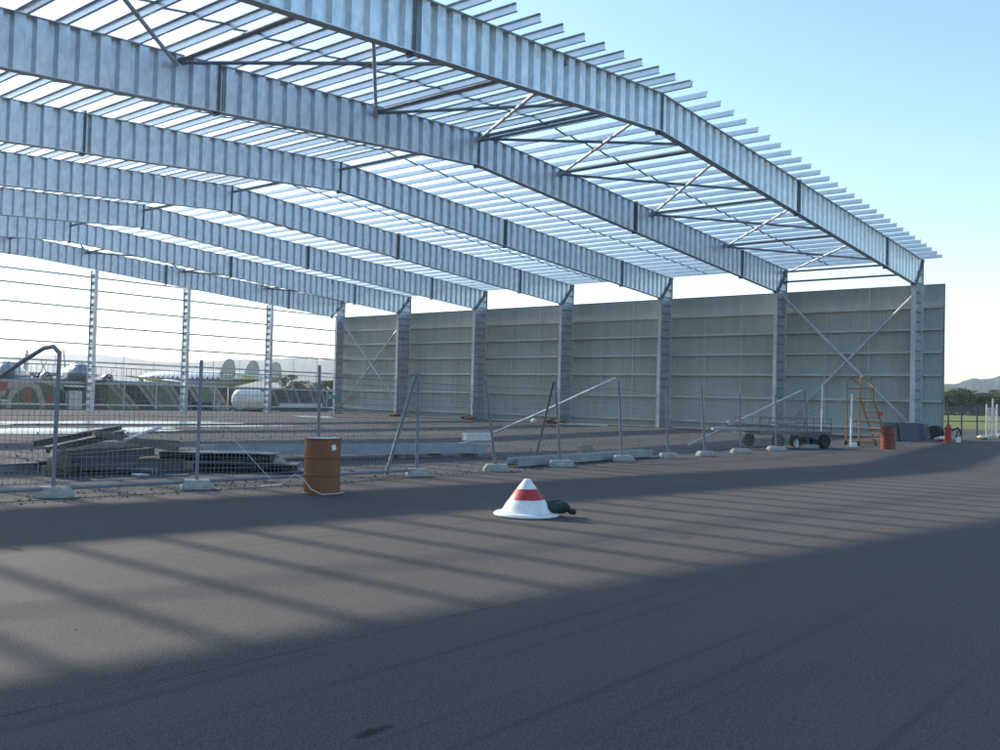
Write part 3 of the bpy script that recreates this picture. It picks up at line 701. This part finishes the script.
m = MB(); m.bar(tp(3.6, 0, .6), tp(4.9, 0, .45), .08, .08); m.build('tow_bar', M_plat, t)
for k, (u0, u1, v, z, mat, lab) in enumerate(((-2.6, 2.0, -.4, .76, M_galv, 'pale steel length on the trailer deck, nearest the fence, overhanging left'), (-2.0, 2.4, 0, .77, M_galv, 'middle steel length laid on the trailer deck'), (-1.1, 2.8, .35, 1.0, M_galv, 'steel length on top of the trailer load at the back'), (-1.3, 1.5, .3, .84, M_darksteel, 'dark steel length under the topmost one on the trailer'))):
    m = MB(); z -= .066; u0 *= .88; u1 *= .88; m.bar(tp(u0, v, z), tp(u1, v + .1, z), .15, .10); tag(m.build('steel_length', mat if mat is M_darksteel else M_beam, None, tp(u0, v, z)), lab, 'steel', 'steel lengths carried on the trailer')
m = MB(); m.lathe((34.45, 14.2, .17), [(.06, -.05), (.16, -.04), (.17, 0), (.16, .04), (.06, .05)], 20, 'Y'); tag(m.build('spare_wheel', M_galv, None, (34.45, 14.2, 0)), 'small bright wheel leaning under the trailer frame', 'wheel')
tag(lump((36.3, 14.5, 0), (1.6, 1.0, .36), 9, 14, 8, .1).build('covered_load', M_bluetarp, None, (36.3, 14.5, 0)), 'dark blue covered bundle on the ground beside the trailer', 'bundle')
pipe('upright_pole', [(36.95, 14.2, 0), (37.1, 14.25, 2.5)], .03, 'thin pale upright pole rising at the right end of the trailer', 'pole', M_galv, 'upright poles near the ladder')
pipe('upright_pole', [(38.8, 13.7, 0), (38.85, 13.7, 2.15)], .038, 'thick white upright post in front of the orange ladder', 'post', M_white, 'upright poles near the ladder')
pipe('sloping_rail', [(35.4, 14.5, 1.25), (38.8, 13.78, 1.95)], .024, 'thin sloping rail between the trailer and the white post', 'rail', M_galv_dark)
trailer.scale = (.88, .88, .9)
# platform ladder
L0 = Vector((39.75, 13.7, 0)); la = -.5; d = Vector((math.cos(la), math.sin(la), 0)); e = Vector((-d.y, d.x, 0))
def lp(u, v, z): return L0 + d * u + e * v + Vector((0, 0, z))
t = thing('platform_ladder', L0, 'tall orange platform ladder on wheels with guard rails by the wall', 'ladder')
m = MB()
for v in (0, .75):
    m.tube([lp(0, v, .12), lp(0.05, v, 2.9)], .03, 8); m.tube([lp(1.55, v, .12), lp(.75, v, 1.95)], .034, 8); m.tube([lp(.75, v, 1.95), lp(.75, v, 2.55), lp(.1, v, 2.9)], .028, 8)
    m.tube([lp(0, v, .14), lp(1.6, v, .14)], .03, 8); m.tube([lp(0.02, v, 2.4), lp(.75, v, 2.4)], .026, 8); m.tube([lp(0, v, 1.0), lp(1.2, v, 1.0)], .026, 8)
m.build('frame', M_orange, t)
m = MB()
for k in range(8):
    f = k / 7; m.box(lp(1.52 - .78 * f, .375, .3 + 1.55 * f), (.16, .75, .035), rz=la)
m.build('tread', M_orange, t)
m = MB(); m.box(lp(.38, .375, 1.97), (.78, .78, .04), rz=la); m.build('platform', M_orange, t)
for u in (0, 1.6):
    for v in (0, .75):
        m = MB(); m.lathe(lp(u, v, .1), [(.03, -.03), (.1, -.03), (.1, .03), (.03, .03)], 16, 'Y'); m.build('wheel', M_rubber, t)
m = MB(); m.box(lp(1.1, -.05, 1.35), (.2, .05, .2), rz=la); m.build('red_plate', M_red, t)
m = MB(); m.box((41.3, 12.9, .12), (.55, .4, .22), rz=.3); m.box((41.3, 12.9, .25), (.3, .2, .06), rz=.3); tag(m.build('toolbox', M_red, None, (41.3, 12.9, 0)), 'low dark red box between the ladder and the red drum', 'box')
m = MB(); m.box((38.45, 13.45, .08), (.4, .25, .14), rz=.3); m.box((38.45, 13.45, .165), (.34, .2, .03), rz=.3); tag(m.build('crate', M_white, None, (38.45, 13.45, 0)), 'small white crate at the foot of the white post', 'crate')
for k in range(3):
    x = 48.6 + k * 1.5; m = MB(); m.box((x, 14.75 + k * .12, .45), (.06, 1.9, .95 - .1 * k), rz=.75 + .1 * k, tilt=(0, .3)); m.box((x - .1, 14.7 + k * .12, .45), (.05, .1, .9 - .1 * k), rz=.75 + .1 * k, tilt=(0, .3))
    tag(m.build('dark_board', M_darksteel if k != 1 else M_bluetarp, None, (x, 14.75, 0)), ['dark panel propped behind the red drum', 'middle dark blue panel propped between two others by the wall', 'dark panel propped against the corner column'][k], 'board', 'dark panels propped by the corner column')
for k, (y0, y1) in enumerate(((13.6, 14.2), (14.6, 15.2))):
    pass
t = thing('scrap_reel', (53.0, 14.3, 0), 'black reel standing at the foot of the wall corner', 'reel')
for dx in (-.25, .25):
    m = MB(); m.lathe((53.0 + dx, 14.3, .38), [(.1, -.03), (.38, -.03), (.38, .03), (.1, .03)], 24, 'X'); m.build('flange', M_black, t)
m = MB(); m.lathe((53.0, 14.3, .38), [(.25, -.22), (.25, .22)], 20, 'X'); m.build('core', M_darksteel, t)
tag(lump((51.0, 13.4, 0), (1.2, .7, .26), 31, 14, 8, .1).build('white_bag', M_white, None, (51.0, 13.4, 0)), 'white bag lying left of the red standpipe', 'bag')
t = thing('standpipe', (49.9, 12.85, 0), 'red standpipe with a black hose at the corner of the hangar', 'standpipe')
m = MB(); m.lathe((49.9, 12.85, 0), [(.26, 0), (.26, .05), (.16, .06), (.15, .62), (.2, .64), (.2, .7), (.13, .76), (.06, .9), (.03, .95)], 20); m.build('body', M_red, t, smooth=True)
m = MB(); m.tube([(50.0, 12.7, .6), (50.25, 12.5, .72), (50.4, 12.4, .5), (50.3, 12.45, .25), (50.1, 12.55, .3), (50.2, 12.5, .55)], .05, 8); m.build('hose', M_black, t)
m = MB(); m.box((50.28, 12.5, .16), (.26, .2, .3), rz=.4); m.build('base_block', M_white, t)

# ------------------------------------------------------------------ fence and gate right of the hangar
GP = [(56.3, 15.2), (58.0, 14.95), (59.9, 14.7), (62.2, 14.4), (64.6, 14.1), (67.0, 13.9), (69.6, 13.6), (72.4, 13.3)]
GL = ['dark fence panel beside the wall corner', 'dark fence panel second from the wall corner', 'dark fence panel left of the narrow gate', 'dark fence panel behind the narrow gate', 'dark fence panel right of the narrow gate', 'dark fence panel at the right edge of the photo', 'dark fence panel running out of the photo on the right']
for i in range(7):
    (x0, y0), (x1, y1) = GP[i], GP[i + 1]; t = thing('mesh_fence', (x0, y0, 0), GL[i], 'fence', 'dark fence panels right of the hangar')
    m = MB(); m.tube([(x0, y0, 0), (x0 - .04, y0, 1.95)], .045, 8); m.build('post', M_shade, t)
    m = MB(); m.tube([(x0, y0, .98), (x1, y1, .95)], .03, 6); m.tube([(x0, y0, 1.85), (x1, y1, 1.85)], .02, 6); m.build('rail', M_shade, t)
    m = MB(); n = 30
    for k in range(1, n): f = k / n; m.tube([(x0 + (x1 - x0) * f, y0 + (y1 - y0) * f, .1), (x0 + (x1 - x0) * f, y0 + (y1 - y0) * f, 1.85)], .0045, 4, cap=False)
    for k in range(12): z = .1 + k * .155; m.tube([(x0, y0, z), (x1, y1, z)], .004, 4, cap=False)
    m.build('mesh', M_shade, t)
t = thing('narrow_gate', (60.9, 13.6, 0), 'narrow pale steel gate frame standing in front of the dark fence', 'gate')
m = MB()
for dx, dy in ((0, 0), (.95, -.35)): m.tube([(60.9 + dx, 13.6 + dy, 0), (60.9 + dx, 13.6 + dy, 2.0)], .05, 8)
for z in (.15, 1.0, 1.75): m.tube([(60.9, 13.6, z), (61.85, 13.25, z)], .035, 8)
m.build('frame', M_galv, t)
m = MB()
for k in range(1, 9): m.tube([(60.9 + .95 * k / 9, 13.6 - .35 * k / 9, .15), (60.9 + .95 * k / 9, 13.6 - .35 * k / 9, 1.75)], .014, 6)
m.build('bars', M_galv, t)
pipe('marker_post', [(61.3, 13.35, 0), (61.3, 13.35, 2.35)], .05, 'slim pale timber post standing in the narrow gate', 'post', M_rope)
tag(lump((58.9, 13.3, 0), (1.5, .6, .22), 41, 14, 8, .1).build('sand_bag', M_yellow, None, (58.9, 13.3, 0)), 'long pale yellow bag lying before the dark fence', 'bag')
tag(lump((61.5, 12.9, 0), (.8, .5, .34), 43, 14, 8, .1).build('cement_bag', M_white, None, (61.5, 12.9, 0)), 'white bag lying at the foot of the narrow gate', 'bag')

# ------------------------------------------------------------------ behind the far end: painted walls, tank, clutter
def panel_wall(x0, x1, y0, y1, h, mat, label, battens=0, name='painted_wall'):
    a = math.atan2(y1 - y0, x1 - x0); L = math.hypot(x1 - x0, y1 - y0)
    t = thing(name, (x0, y0, 0), label, 'wall')
    m = MB(); m.box(((x0 + x1) / 2, (y0 + y1) / 2, h / 2), (L, .18, h), rz=a); m.build('boards', mat, t)
    m = MB(); m.box(((x0 + x1) / 2, (y0 + y1) / 2, h + .03), (L + .04, .26, .06), rz=a); m.build('capping', M_galv, t)
    for k in range(battens):
        f = (k + .5) / battens; m = MB(); m.box((x0 + (x1 - x0) * f + .13 * math.sin(a), y0 + (y1 - y0) * f - .13 * math.cos(a), h / 2), (.1, .08, h), rz=a); m.build('batten', M_galv, t)
panel_wall(18, 36.4, 74, 74, 2.12, M_mural, 'green painted wall with tan arcs and red patches under the aircraft noses', 0)
panel_wall(38.6, 51.0, 74, 75.5, 2.12, M_camo, 'camouflage painted wall with pale battens left of the white tank', 4)
panel_wall(51.6, 72, 76, 82, 2.0, M_camopink, 'dark wall with pinkish camouflage right of the white tank', 2)
t = thing('dark_shed', (37.5, 74, 0), 'narrow dark brown shed between the green and the camouflage walls', 'shed')
m = MB(); m.span((36.6, 73.6, 0), (38.4, 75.4, 2.05)); m.build('wall', M_timber, t); m = MB(); m.span((36.5, 73.5, 2.05), (38.5, 75.5, 2.13)); m.build('roof', M_galv, t)
m = MB(); m.span((37.2, 73.56, .1), (37.9, 73.598, 1.8)); m.build('door', M_darksteel, t)
t = thing('cabinet', (35.4, 73, 0), 'pale grey cabinet with a black top slot in front of the green wall', 'cabinet')
m = MB(); m.span((34.9, 72.6, 0), (35.9, 73.3, 1.45)); m.build('body', M_galv, t); m = MB(); m.span((34.8, 72.5, 1.45), (36.0, 73.35, 1.72)); m.build('hood', M_black, t); m = MB(); m.span((34.8, 72.5, 1.72), (36.0, 73.35, 1.85)); m.build('top', M_white, t)
t = thing('low_bench', (27.6, 71, 0), 'low pale bench at the far left below the green wall', 'bench')
m = MB(); m.span((25.0, 70.8, .55), (29.6, 71.4, .7)); m.build('seat', M_galv, t)
for x in (25.4, 27.4, 29.2): m = MB(); m.span((x, 70.85, 0), (x + .12, 71.35, .549)); m.build('leg', M_galv_dark, t)
t = thing('storage_tank', (49.9, 70.6, 0), 'white ribbed tank lying on its side behind the far end columns', 'tank')
pr = [(.1, -1.45), (.55, -1.42), (.82, -1.3)]
for k in range(9):
    a = -1.25 + k * .285; pr += [(.86, a), (.92, a + .05), (.92, a + .15), (.86, a + .2)]
pr += [(.82, 1.32), (.55, 1.42), (.1, 1.45)]
m = MB(); m.lathe((50.1, 70.8, .98), pr, 28, 'X', M=Matrix.Rotation(.25, 3, 'Z')); m.build('shell', M_whitetank, t, smooth=True)
m = MB()
for dx in (-.9, .9): m.box((50.1 + dx, 70.8 + dx * .25, .1), (.25, 1.2, .2), rz=.25)
m.build('cradle', M_darksteel, t)
m = MB(); m.box((45.9, 71.5, .35), (1.3, .9, .7)); m.box((45.9, 71.5, .72), (1.36, .96, .05)); tag(m.build('crate', M_bluetarp, None, (45.9, 71.5, 0)), 'dark blue crate left of the white tank', 'crate')
for k in range(3):
    m = block_mesh(.8, .5, .3); o = tag(m.build('concrete_slab', M_conc), ['lowest pale slab of the stack beside the white tank', 'middle pale slab of the stack beside the white tank', 'topmost pale slab of the stack beside the white tank'][k], 'slab', 'pale slabs stacked by the white tank'); o.location = (47.2 + .15 * k, 71.0, .31 * k); o.rotation_euler = (0, 0, .4 * k)
for k, (a, b, mat, lab) in enumerate((((51.8, 68.5, .2), (57.5, 68.8, .2), M_darksteel, 'dark steel beam lying behind the far corner'), ((52.2, 69.2, .62), (57.5, 69.6, .66), M_galv, 'pale steel beam on top of the dark ones behind the far corner'), ((51.9, 69.8, .35), (58, 70, .35), M_darksteel, 'rear dark steel beam behind the far corner'))):
    m = MB(); A, B = Vector(a), Vector(b); sa, sb = m.frame(a, b)
    for s in (-1, 1): m.bar(A + sb * s * .15, B + sb * s * .15, .25, .02)
    m.bar(A, B, .015, .29); tag(m.build('steel_beam', mat, None, a), lab, 'beam', 'steel beams behind the far corner')

# ------------------------------------------------------------------ aircraft
def twin(loc, heading, label, s=1.0):
    t = thing('propeller_plane', loc, label, 'aircraft', 'twin engined aircraft beyond the far end')
    B = Vector(loc); M3 = Matrix.Rotation(heading, 3, 'Z') @ Matrix.Rotation(-R(3), 3, 'Y')
    def W(x, y, z): return B + M3 @ (Vector((x, y, z)) * s)
    m = MB(); pr = [(.05, 6.2), (.45, 6.05), (.8, 5.6), (1.08, 4.8), (1.24, 3.6), (1.28, 2), (1.28, -4), (1.05, -8), (.6, -11.5), (.15, -13.6)]
    n = 24; vs = []
    for r, x in pr:
        for k in range(n): a = 2 * math.pi * k / n; vs.append(W(x, r * math.cos(a), 3.0 + r * math.sin(a) + (max(0, -x - 4) * .05)))
    fs = [(i * n + k, i * n + (k + 1) % n, (i + 1) * n + (k + 1) % n, (i + 1) * n + k) for i in range(len(pr) - 1) for k in range(n)] + [tuple(range(n))]
    m.add(vs, fs); m.build('fuselage', M_planegrey, t, smooth=True)
    m = MB()
    for sg in (-1, 1):
        m.add([W(5.15, sg * .08, 3.72), W(4.95, sg * .62, 3.6), W(4.3, sg * .72, 3.98), W(4.6, sg * .08, 4.2)], [(0, 1, 2, 3)])
        m.add([W(4.9, sg * .7, 3.55), W(3.9, sg * 1.14, 3.5), W(3.8, sg * .95, 3.9), W(4.3, sg * .8, 3.92)], [(0, 1, 2, 3)])
    m.build('cockpit_window', M_glass, t)
    for sg in (-1, 1):
        m = MB()
        sec = [(2.6, 0), (2.2, .22), (.5, .3), (-2.2, .02), (.5, -.12), (2.2, -.15)]
        tip = [(.9, 0), (.75, .09), (0, .12), (-1.1, .01), (0, -.05), (.75, -.06)]
        vs = [W(x, sg * .9, 2.4 + z) for x, z in sec] + [W(x - .6, sg * 14.2, 2.3 + z) for x, z in tip]
        m.add(vs, [(i, (i + 1) % 6, (i + 1) % 6 + 6, i + 6) for i in range(6)] + [tuple(range(6, 12))]); m.build('wing', M_planegrey, t)
        nc = MB(); pts = [(.3, 4.1), (.5, 4.0), (.58, 3.4), (.58, 1.5), (.25, -1.2)]; vs = []
        for r, x in pts:
            for k in range(16): a = 2 * math.pi * k / 16; vs.append(W(x, sg * 3.0 + r * math.cos(a), 2.6 + r * math.sin(a)))
        nc.add(vs, [(i * 16 + k, i * 16 + (k + 1) % 16, (i + 1) * 16 + (k + 1) % 16, (i + 1) * 16 + k) for i in range(4) for k in range(16)] + [tuple(range(16)), tuple(range(64, 80))])
        ne = nc.build('engine', M_planegrey, t, smooth=True)
        p = MB(); c = W(4.25, sg * 3.0, 2.75)
        for k in range(3):
            a = .5 + 2.094 * k + sg * .6; dv = M3 @ Vector((0, math.cos(a), math.sin(a))); p.bar(c, c + dv * 1.75 * s, .05, .24, up=M3 @ Vector((1, 0, 0)))
        p.tube([W(4.1, sg * 3, 2.75), W(4.6, sg * 3, 2.75)], [.2, .05], 10); p.build('propeller', M_black, ne)
        wh = MB(); wh.lathe(Vector((W(3.2, sg * 3, 0).x, W(3.2, sg * 3, 0).y, .55)), [(.2, -.16), (.5, -.17), (.55, -.1), (.55, .1), (.5, .17), (.2, .16)], 20, 'Y', M=Matrix.Rotation(heading, 3, 'Z')); wh.build('wheel', M_rubber, t, smooth=True)
        lg = MB(); lg.tube([W(3.0, sg * 3, 2.3), (W(3.2, sg * 3, 0).x, W(3.2, sg * 3, 0).y, .55)], .1, 8); lg.build('gear_leg', M_planegrey, t)
    m = MB(); vs = [W(-9.6, .07, 4.2), W(-13.4, .07, 3.9), W(-13.8, .04, 6.2), W(-12.9, .03, 7.1), W(-11.9, .04, 6.9)]; m.prism(vs, M3 @ Vector((0, -.14, 0)) * s); m.build('tail_fin', M_planegrey, t)
    m = MB(); m.prism([W(-10.6, -.3, 3.9), W(-12.6, -4.0, 3.9), W(-13.5, -4.0, 3.9), W(-13.4, 0, 3.9), W(-13.5, 4, 3.9), W(-12.6, 4, 3.9), W(-10.6, .3, 3.9)], M3 @ Vector((0, 0, .14))); m.build('tailplane', M_planegrey, t)
    return t
twin((49.5, 102.0, 0), R(-110), 'grey aircraft with dark cockpit seen nose on above the green wall', 1.0)
twin((45.3, 107.7, -.1), R(-120), 'grey aircraft at the left edge of the photo with only its nose showing', 1.0)
def airliner(loc, heading, label):
    t = thing('airliner', loc, label, 'aircraft'); B = Vector(loc); M3 = Matrix.Rotation(heading, 3, 'Z')
    def W(x, y, z): return B + M3 @ Vector((x, y, z))
    m = MB(); pr = [(.05, 16.6, -.4), (.55, 16.2, -.35), (1.05, 15.2, -.2), (1.5, 13, -.05), (1.75, 9.5, 0), (1.8, 3, .05), (1.75, -5, .05), (1.35, -10, .35), (.75, -14, .6), (.15, -16.6, .7)]; n = 28; vs = []
    for r, x, dz in pr:
        for k in range(n): a = 2 * math.pi * k / n; vs.append(W(x, r * math.cos(a), r * math.sin(a) + dz))
    fs = [(i * n + k, i * n + (k + 1) % n, (i + 1) * n + (k + 1) % n, (i + 1) * n + k) for i in range(len(pr) - 1) for k in range(n)] + [tuple(range(n))]
    m.add([v - B for v in vs], fs); fu = m.build('fuselage', M_liner, None, origin=(0, 0, 0), smooth=True); fu.parent = t; fu['_w'] = loc
    m = MB()
    for sg in (-1, 1): m.add([W(15.0, sg * .2, .62), W(14.6, sg * .85, .45), W(13.9, sg * .95, .85), W(14.3, sg * .2, 1.05)], [(0, 1, 2, 3)])
    m.build('cockpit_window', M_glass, t)
    for sg in (-1, 1):
        m = MB(); 
        for k in range(14):
            x = 10.5 - k * 1.3; y = sg * 1.74; m.box(W(x, y, .42), (.36, .08, .42), rz=heading)
        m.build('cabin_windows', M_glass, t)
        m = MB(); sec = [(4.2, 0), (3.6, .3), (1, .38), (-2.4, .02), (1, -.2), (3.6, -.2)]; tip = [(.9, 0), (.75, .09), (0, .12), (-1.1, .01), (0, -.05), (.75, -.06)]
        vs = [W(x, sg * 1.2, -1.1 + z) for x, z in sec] + [W(x, sg * 18, .2 + z) for x, z in tip]
        m.add(vs, [(i, (i + 1) % 6, (i + 1) % 6 + 6, i + 6) for i in range(6)] + [tuple(range(6, 12))]); m.build('wing', M_planegrey, t)
        for yy in (4.8, 9.2):
            nc = MB(); nc.lathe(W(3.2, sg * yy, -.75), [(.3, -3.4), (.72, -.8), (.75, 1.2), (.65, 1.7), (.2, 1.8)], 16, 'X', M=M3); ne = nc.build('engine', M_planewhite, t, smooth=True)
            p = MB(); c = W(5.1, sg * yy, -.75)
            for k in range(3): a = .4 + 2.094 * k; p.bar(c, c + M3 @ Vector((0, math.cos(a), math.sin(a))) * 2.2, .05, .26, up=M3 @ Vector((1, 0, 0)))
            p.build('propeller', M_black, ne)
    TH = math.radians(0)
    m = MB(); m.prism([W(-12.6, -7.3, 1.0), W(-14.6, -7.5, 1.0), W(-15.3, 0, 1.0), W(-14.6, 7.5, 1.0), W(-12.6, 7.3, 1.0), W(-11.6, 0, 1.0)], (0, 0, .22)); m.build('tailplane', M_planewhite, t)
    for yy, zl in ((-6.9, -.1), (0, 1.1), (6.9, -.1)):
        ol = [(-11.6, zl), (-11.4, 1.2), (-12.2, 3.0), (-13.0, 3.9), (-13.8, 4.1), (-14.6, 3.7), (-15.1, 2.4), (-15.1, 1.0), (-14.4, zl)]
        m = MB(); m.prism([W(x, yy + .09, z) for x, z in ol], M3 @ Vector((0, -.18, 0))); m.build('tail_fin', M_planegrey, t)
    for x, y in ((12, 0), (-1, 4.8), (-1, -4.8)):
        m = MB(); g = W(x, y, 0); m.tube([(g.x, g.y, loc[2] - 1.2), (g.x, g.y, .6)], .12, 8); m.build('gear_leg', M_planegrey, t)
        m = MB(); m.lathe((g.x, g.y, .55), [(.2, -.2), (.5, -.2), (.55, 0), (.5, .2), (.2, .2)], 18, 'Y', M=M3); m.build('wheel', M_rubber, t, smooth=True)
    return t
airliner((107.2, 168.5, 4.0), R(105), 'white airliner with a red stripe and three rounded tail fins beyond the far end')

# ------------------------------------------------------------------ trees
def make_tree(h, w, seed, leaf, nclump=46, per=22, fs=.55):
    q = random.Random(seed); t = MB(); th = h * .36
    t.tube([(0, 0, -.1), (.05 * h * q.uniform(-.3, .3), 0, th * .6), (0, .03 * h, th * 1.5)], [.035 * h, .026 * h, .012 * h], 8)
    tips = []
    for k in range(6):
        a = k * 1.05 + q.uniform(-.3, .3); p = Vector((math.cos(a) * w * .33, math.sin(a) * w * .33, h * q.uniform(.5, .85))); t.tube([(0, 0, th * q.uniform(.7, 1.2)), p * .55 + Vector((0, 0, th * .45)), p], [.014 * h, .009 * h, .004 * h], 6); tips.append(p)
    c = MB(); ks = []
    for k in range(nclump):
        a = q.uniform(0, 6.283); u = q.uniform(-.95, 1); rr = math.sqrt(max(0, 1 - u * u)) * q.uniform(.55, 1.05)
        base = .25 * h; ks.append((Vector((math.cos(a) * rr * w / 2, math.sin(a) * rr * w / 2, base + (h - base) * (u * .5 + .5) * q.uniform(.9, 1.04))), q.uniform(.10, .2) * w))
    for p, r in ks:
        for j in range(per):
            d = Vector((q.gauss(0, 1), q.gauss(0, 1), q.gauss(0, 1))); d.normalize(); o = p + d * r * q.uniform(.4, 1)
            if o.z > h * 1.02: o.z = h * 1.02
            n = Vector((q.gauss(0, 1), q.gauss(0, 1), q.gauss(.4, 1))).normalized(); a, b = c.frame((0, 0, 0), n); s = fs * q.uniform(.6, 1.3)
            c.add([o - a * s, o - b * s * .6, o + a * s, o + b * s * .6], [(0, 1, 2, 3)])
    return t, c
TREES = []
def tree_proto(h, w, seed, leaf):
    t, c = make_tree(h, w, seed, leaf)
    root = thing('tree', (0, 0, 0), '', 'tree'); t.build('trunk', M_trunk, root); c.build('crown', leaf, root); return root
used = {}
def place_tree(kind, x, y, s, rz, label, group):
    if kind not in used: o = used[kind] = tree_proto(*KINDS[kind])
    else: o = copy_obj(used[kind])
    o.location = (x, y, -.02); o.scale = (s[0], s[0], s[1]); o.rotation_euler = (0, 0, rz); tag(o, label, 'tree', group); return o
KINDS = [(12, 11, 1, M_leaf), (11, 12, 2, M_leaf2), (10, 10, 3, M_leaf)]
q = random.Random(77)
import math as _m
# tree belt beyond the grass field on the right
for k in range(26):
    f = k / 25; base = Vector((372, 105)).lerp(Vector((424, 62)), f)
    x = base.x + q.uniform(-4, 4) + (k % 3) * 5; y = base.y + q.uniform(-2, 2)
    place_tree(q.randrange(3), x, y, (q.uniform(.8, 1.1), q.uniform(.62, .9)), q.uniform(0, 6), 'dense dark green tree in the belt beyond the grass field right of the hangar', 'trees beyond the grass field')
# hedge in front of that belt
hm = MB(); hq = random.Random(5)
for k in range(3600):
    f = hq.random(); p = Vector((364, 103)).lerp(Vector((416, 58)), f); o = Vector((p.x + hq.gauss(0, 1.0), p.y + hq.gauss(0, 1.0), abs(hq.gauss(0, 1)) * 2.4))
    n = Vector((hq.gauss(0, 1), hq.gauss(0, 1), hq.gauss(.3, 1))).normalized(); a, b = hm.frame((0, 0, 0), n); s = hq.uniform(.25, .6)
    hm.add([o - a * s, o - b * s * .6, o + a * s, o + b * s * .6], [(0, 1, 2, 3)])
tag(hm.build('hedge', M_leaf), 'low dark hedge along the far side of the grass field', 'hedge', kind='stuff')
for k in range(9):
    f = k / 8; x, y = 168 + 34 * f + q.uniform(-2, 2), 218 - 16 * f + q.uniform(-3, 3)
    place_tree(k % 3, x, y, (q.uniform(.55, .7), q.uniform(.45, .6)), q.uniform(0, 6), 'olive green tree seen low between the airliner tail and the far corner column', 'trees behind the airliner tail')

# ------------------------------------------------------------------ hills
def hill(pts, D, depth, mat, seed):
    """pts: (bearing in degrees from +Y towards +X, crest height in m); a mound with a front and a back slope"""
    q = random.Random(seed); m = MB(); vs = []; fs = []; prof = [(-1, 0), (-.75, .18), (-.5, .45), (-.25, .8), (0, 1), (.3, .8), (.7, .35), (1, 0)]
    n = 0; fine = []
    for (b0, h0), (b1, h1) in zip(pts, pts[1:]):
        k = max(2, int(abs(b1 - b0) / .25))
        for j in range(k): f = j / k; fine.append((b0 + (b1 - b0) * f, h0 + (h1 - h0) * (3 * f * f - 2 * f ** 3)))
    fine.append(pts[-1])
    for b, h in fine:
        hh = h * (1 + q.uniform(-.02, .02))
        for u, k in prof:
            d = D + depth * u + q.uniform(-.03, .03) * depth; vs.append((d * math.sin(R(b)), d * math.cos(R(b)), -3 + (hh + 3) * k * (1 + q.uniform(-.05, .05) * (k < 1))))
    P = len(prof)
    for i in range(len(fine) - 1):
        for k in range(P - 1): fs.append((i * P + k, (i + 1) * P + k, (i + 1) * P + k + 1, i * P + k + 1))
    m.add(vs, fs); return tag(m.build('hills', mat, smooth=False), kind='structure')
hill([(5, 60), (12, 90), (20, 110), (27, 150), (31, 128), (35, 150), (38, 165), (41, 160), (44, 140), (50, 120), (58, 90), (64, 70)], 4300, 800, M_hillfar, 2)
hill([(62, 20), (68, 48), (73, 53), (75.3, 51), (76.2, 44), (77.0, 27), (78.5, 10)], 2000, 450, M_hillgreen, 3)
hill([(66, 60), (70, 80), (73, 86), (74.0, 84), (74.7, 92), (75.3, 106), (75.8, 104), (76.3, 117), (76.7, 128), (77.1, 122), (77.5, 124), (78.0, 138), (79, 150), (83, 120), (90, 80)], 4000, 700, M_hillfar, 5)

# ------------------------------------------------------------------ air
HZ = True
if HZ:
    m = MB(); m.span((-5600, -5600, -4.2), (5600, 5600, 215)); hz = m.build('haze', None); hz.data.materials.clear()
    mt = bpy.data.materials.new('air'); mt.use_nodes = True; nt = mt.node_tree; nt.nodes.remove(nt.nodes['Principled BSDF'])
    v = nt.nodes.new('ShaderNodeVolumePrincipled'); v.inputs['Color'].default_value = (.86, .92, 1, 1); v.inputs['Density'].default_value = 1.5e-4; v.inputs['Anisotropy'].default_value = .62
    nt.links.new(v.outputs[0], nt.nodes['Material Output'].inputs['Volume']); hz.data.materials.append(mt); tag(hz, 'thin pale blue haze over the airfield', 'haze', kind='stuff')

# ------------------------------------------------------------------ light
SUN_EL, SUN_AZ = 25.1, -1.2     # azimuth from +Y towards +X
w = bpy.data.worlds.new('World'); SC.world = w; w.use_nodes = True; nt = w.node_tree
sky = nt.nodes.new('ShaderNodeTexSky'); sky.sky_type = 'NISHITA'; sky.sun_disc = False; sky.sun_elevation = R(SUN_EL); sky.sun_rotation = R(SUN_AZ)
sky.air_density = 1.0; sky.dust_density = .45; sky.ozone_density = .5
hs = nt.nodes.new('ShaderNodeHueSaturation'); hs.inputs['Hue'].default_value = .498; hs.inputs['Saturation'].default_value = 1.15; nt.links.new(sky.outputs[0], hs.inputs['Color'])
nt.links.new(hs.outputs[0], nt.nodes['Background'].inputs[0]); nt.nodes['Background'].inputs[1].default_value = .15
l = bpy.data.lights.new('sun', 'SUN'); l.energy = 3.3; l.angle = R(.7); l.color = (1, .91, .79); lo = bpy.data.objects.new('sun', l); COL.objects.link(lo)
sd = Vector((math.sin(R(SUN_AZ)) * math.cos(R(SUN_EL)), math.cos(R(SUN_AZ)) * math.cos(R(SUN_EL)), math.sin(R(SUN_EL))))
lo.rotation_euler = sd.to_track_quat('Z', 'Y').to_euler(); lo.location = (0, 0, 60)

# ------------------------------------------------------------------ camera
cd = bpy.data.cameras.new('camera'); cam = bpy.data.objects.new('camera', cd); COL.objects.link(cam); SC.camera = cam
cd.sensor_width = 36; cd.lens = 34.01; cd.clip_start = .05; cd.clip_end = 20000
r = Vector((0.6403219, -0.76770685, 0.02478001)); u = Vector((-0.03598412, 0.00224367, 0.99934984)); f = Vector((0.76726332, 0.64079728, 0.02618859))
cam.matrix_world = Matrix(((r.x, u.x, -f.x, 0), (r.y, u.y, -f.y, 0), (r.z, u.z, -f.z, 1.55), (0, 0, 0, 1)))
SC.view_settings.view_transform = 'Standard'; SC.view_settings.look = 'None'; SC.view_settings.exposure = 1.0; SC.view_settings.gamma = 1
SC.cycles.max_bounces = 6; SC.cycles.volume_bounces = 0
for o in bpy.data.objects:
    if '_w' in o: del o['_w']
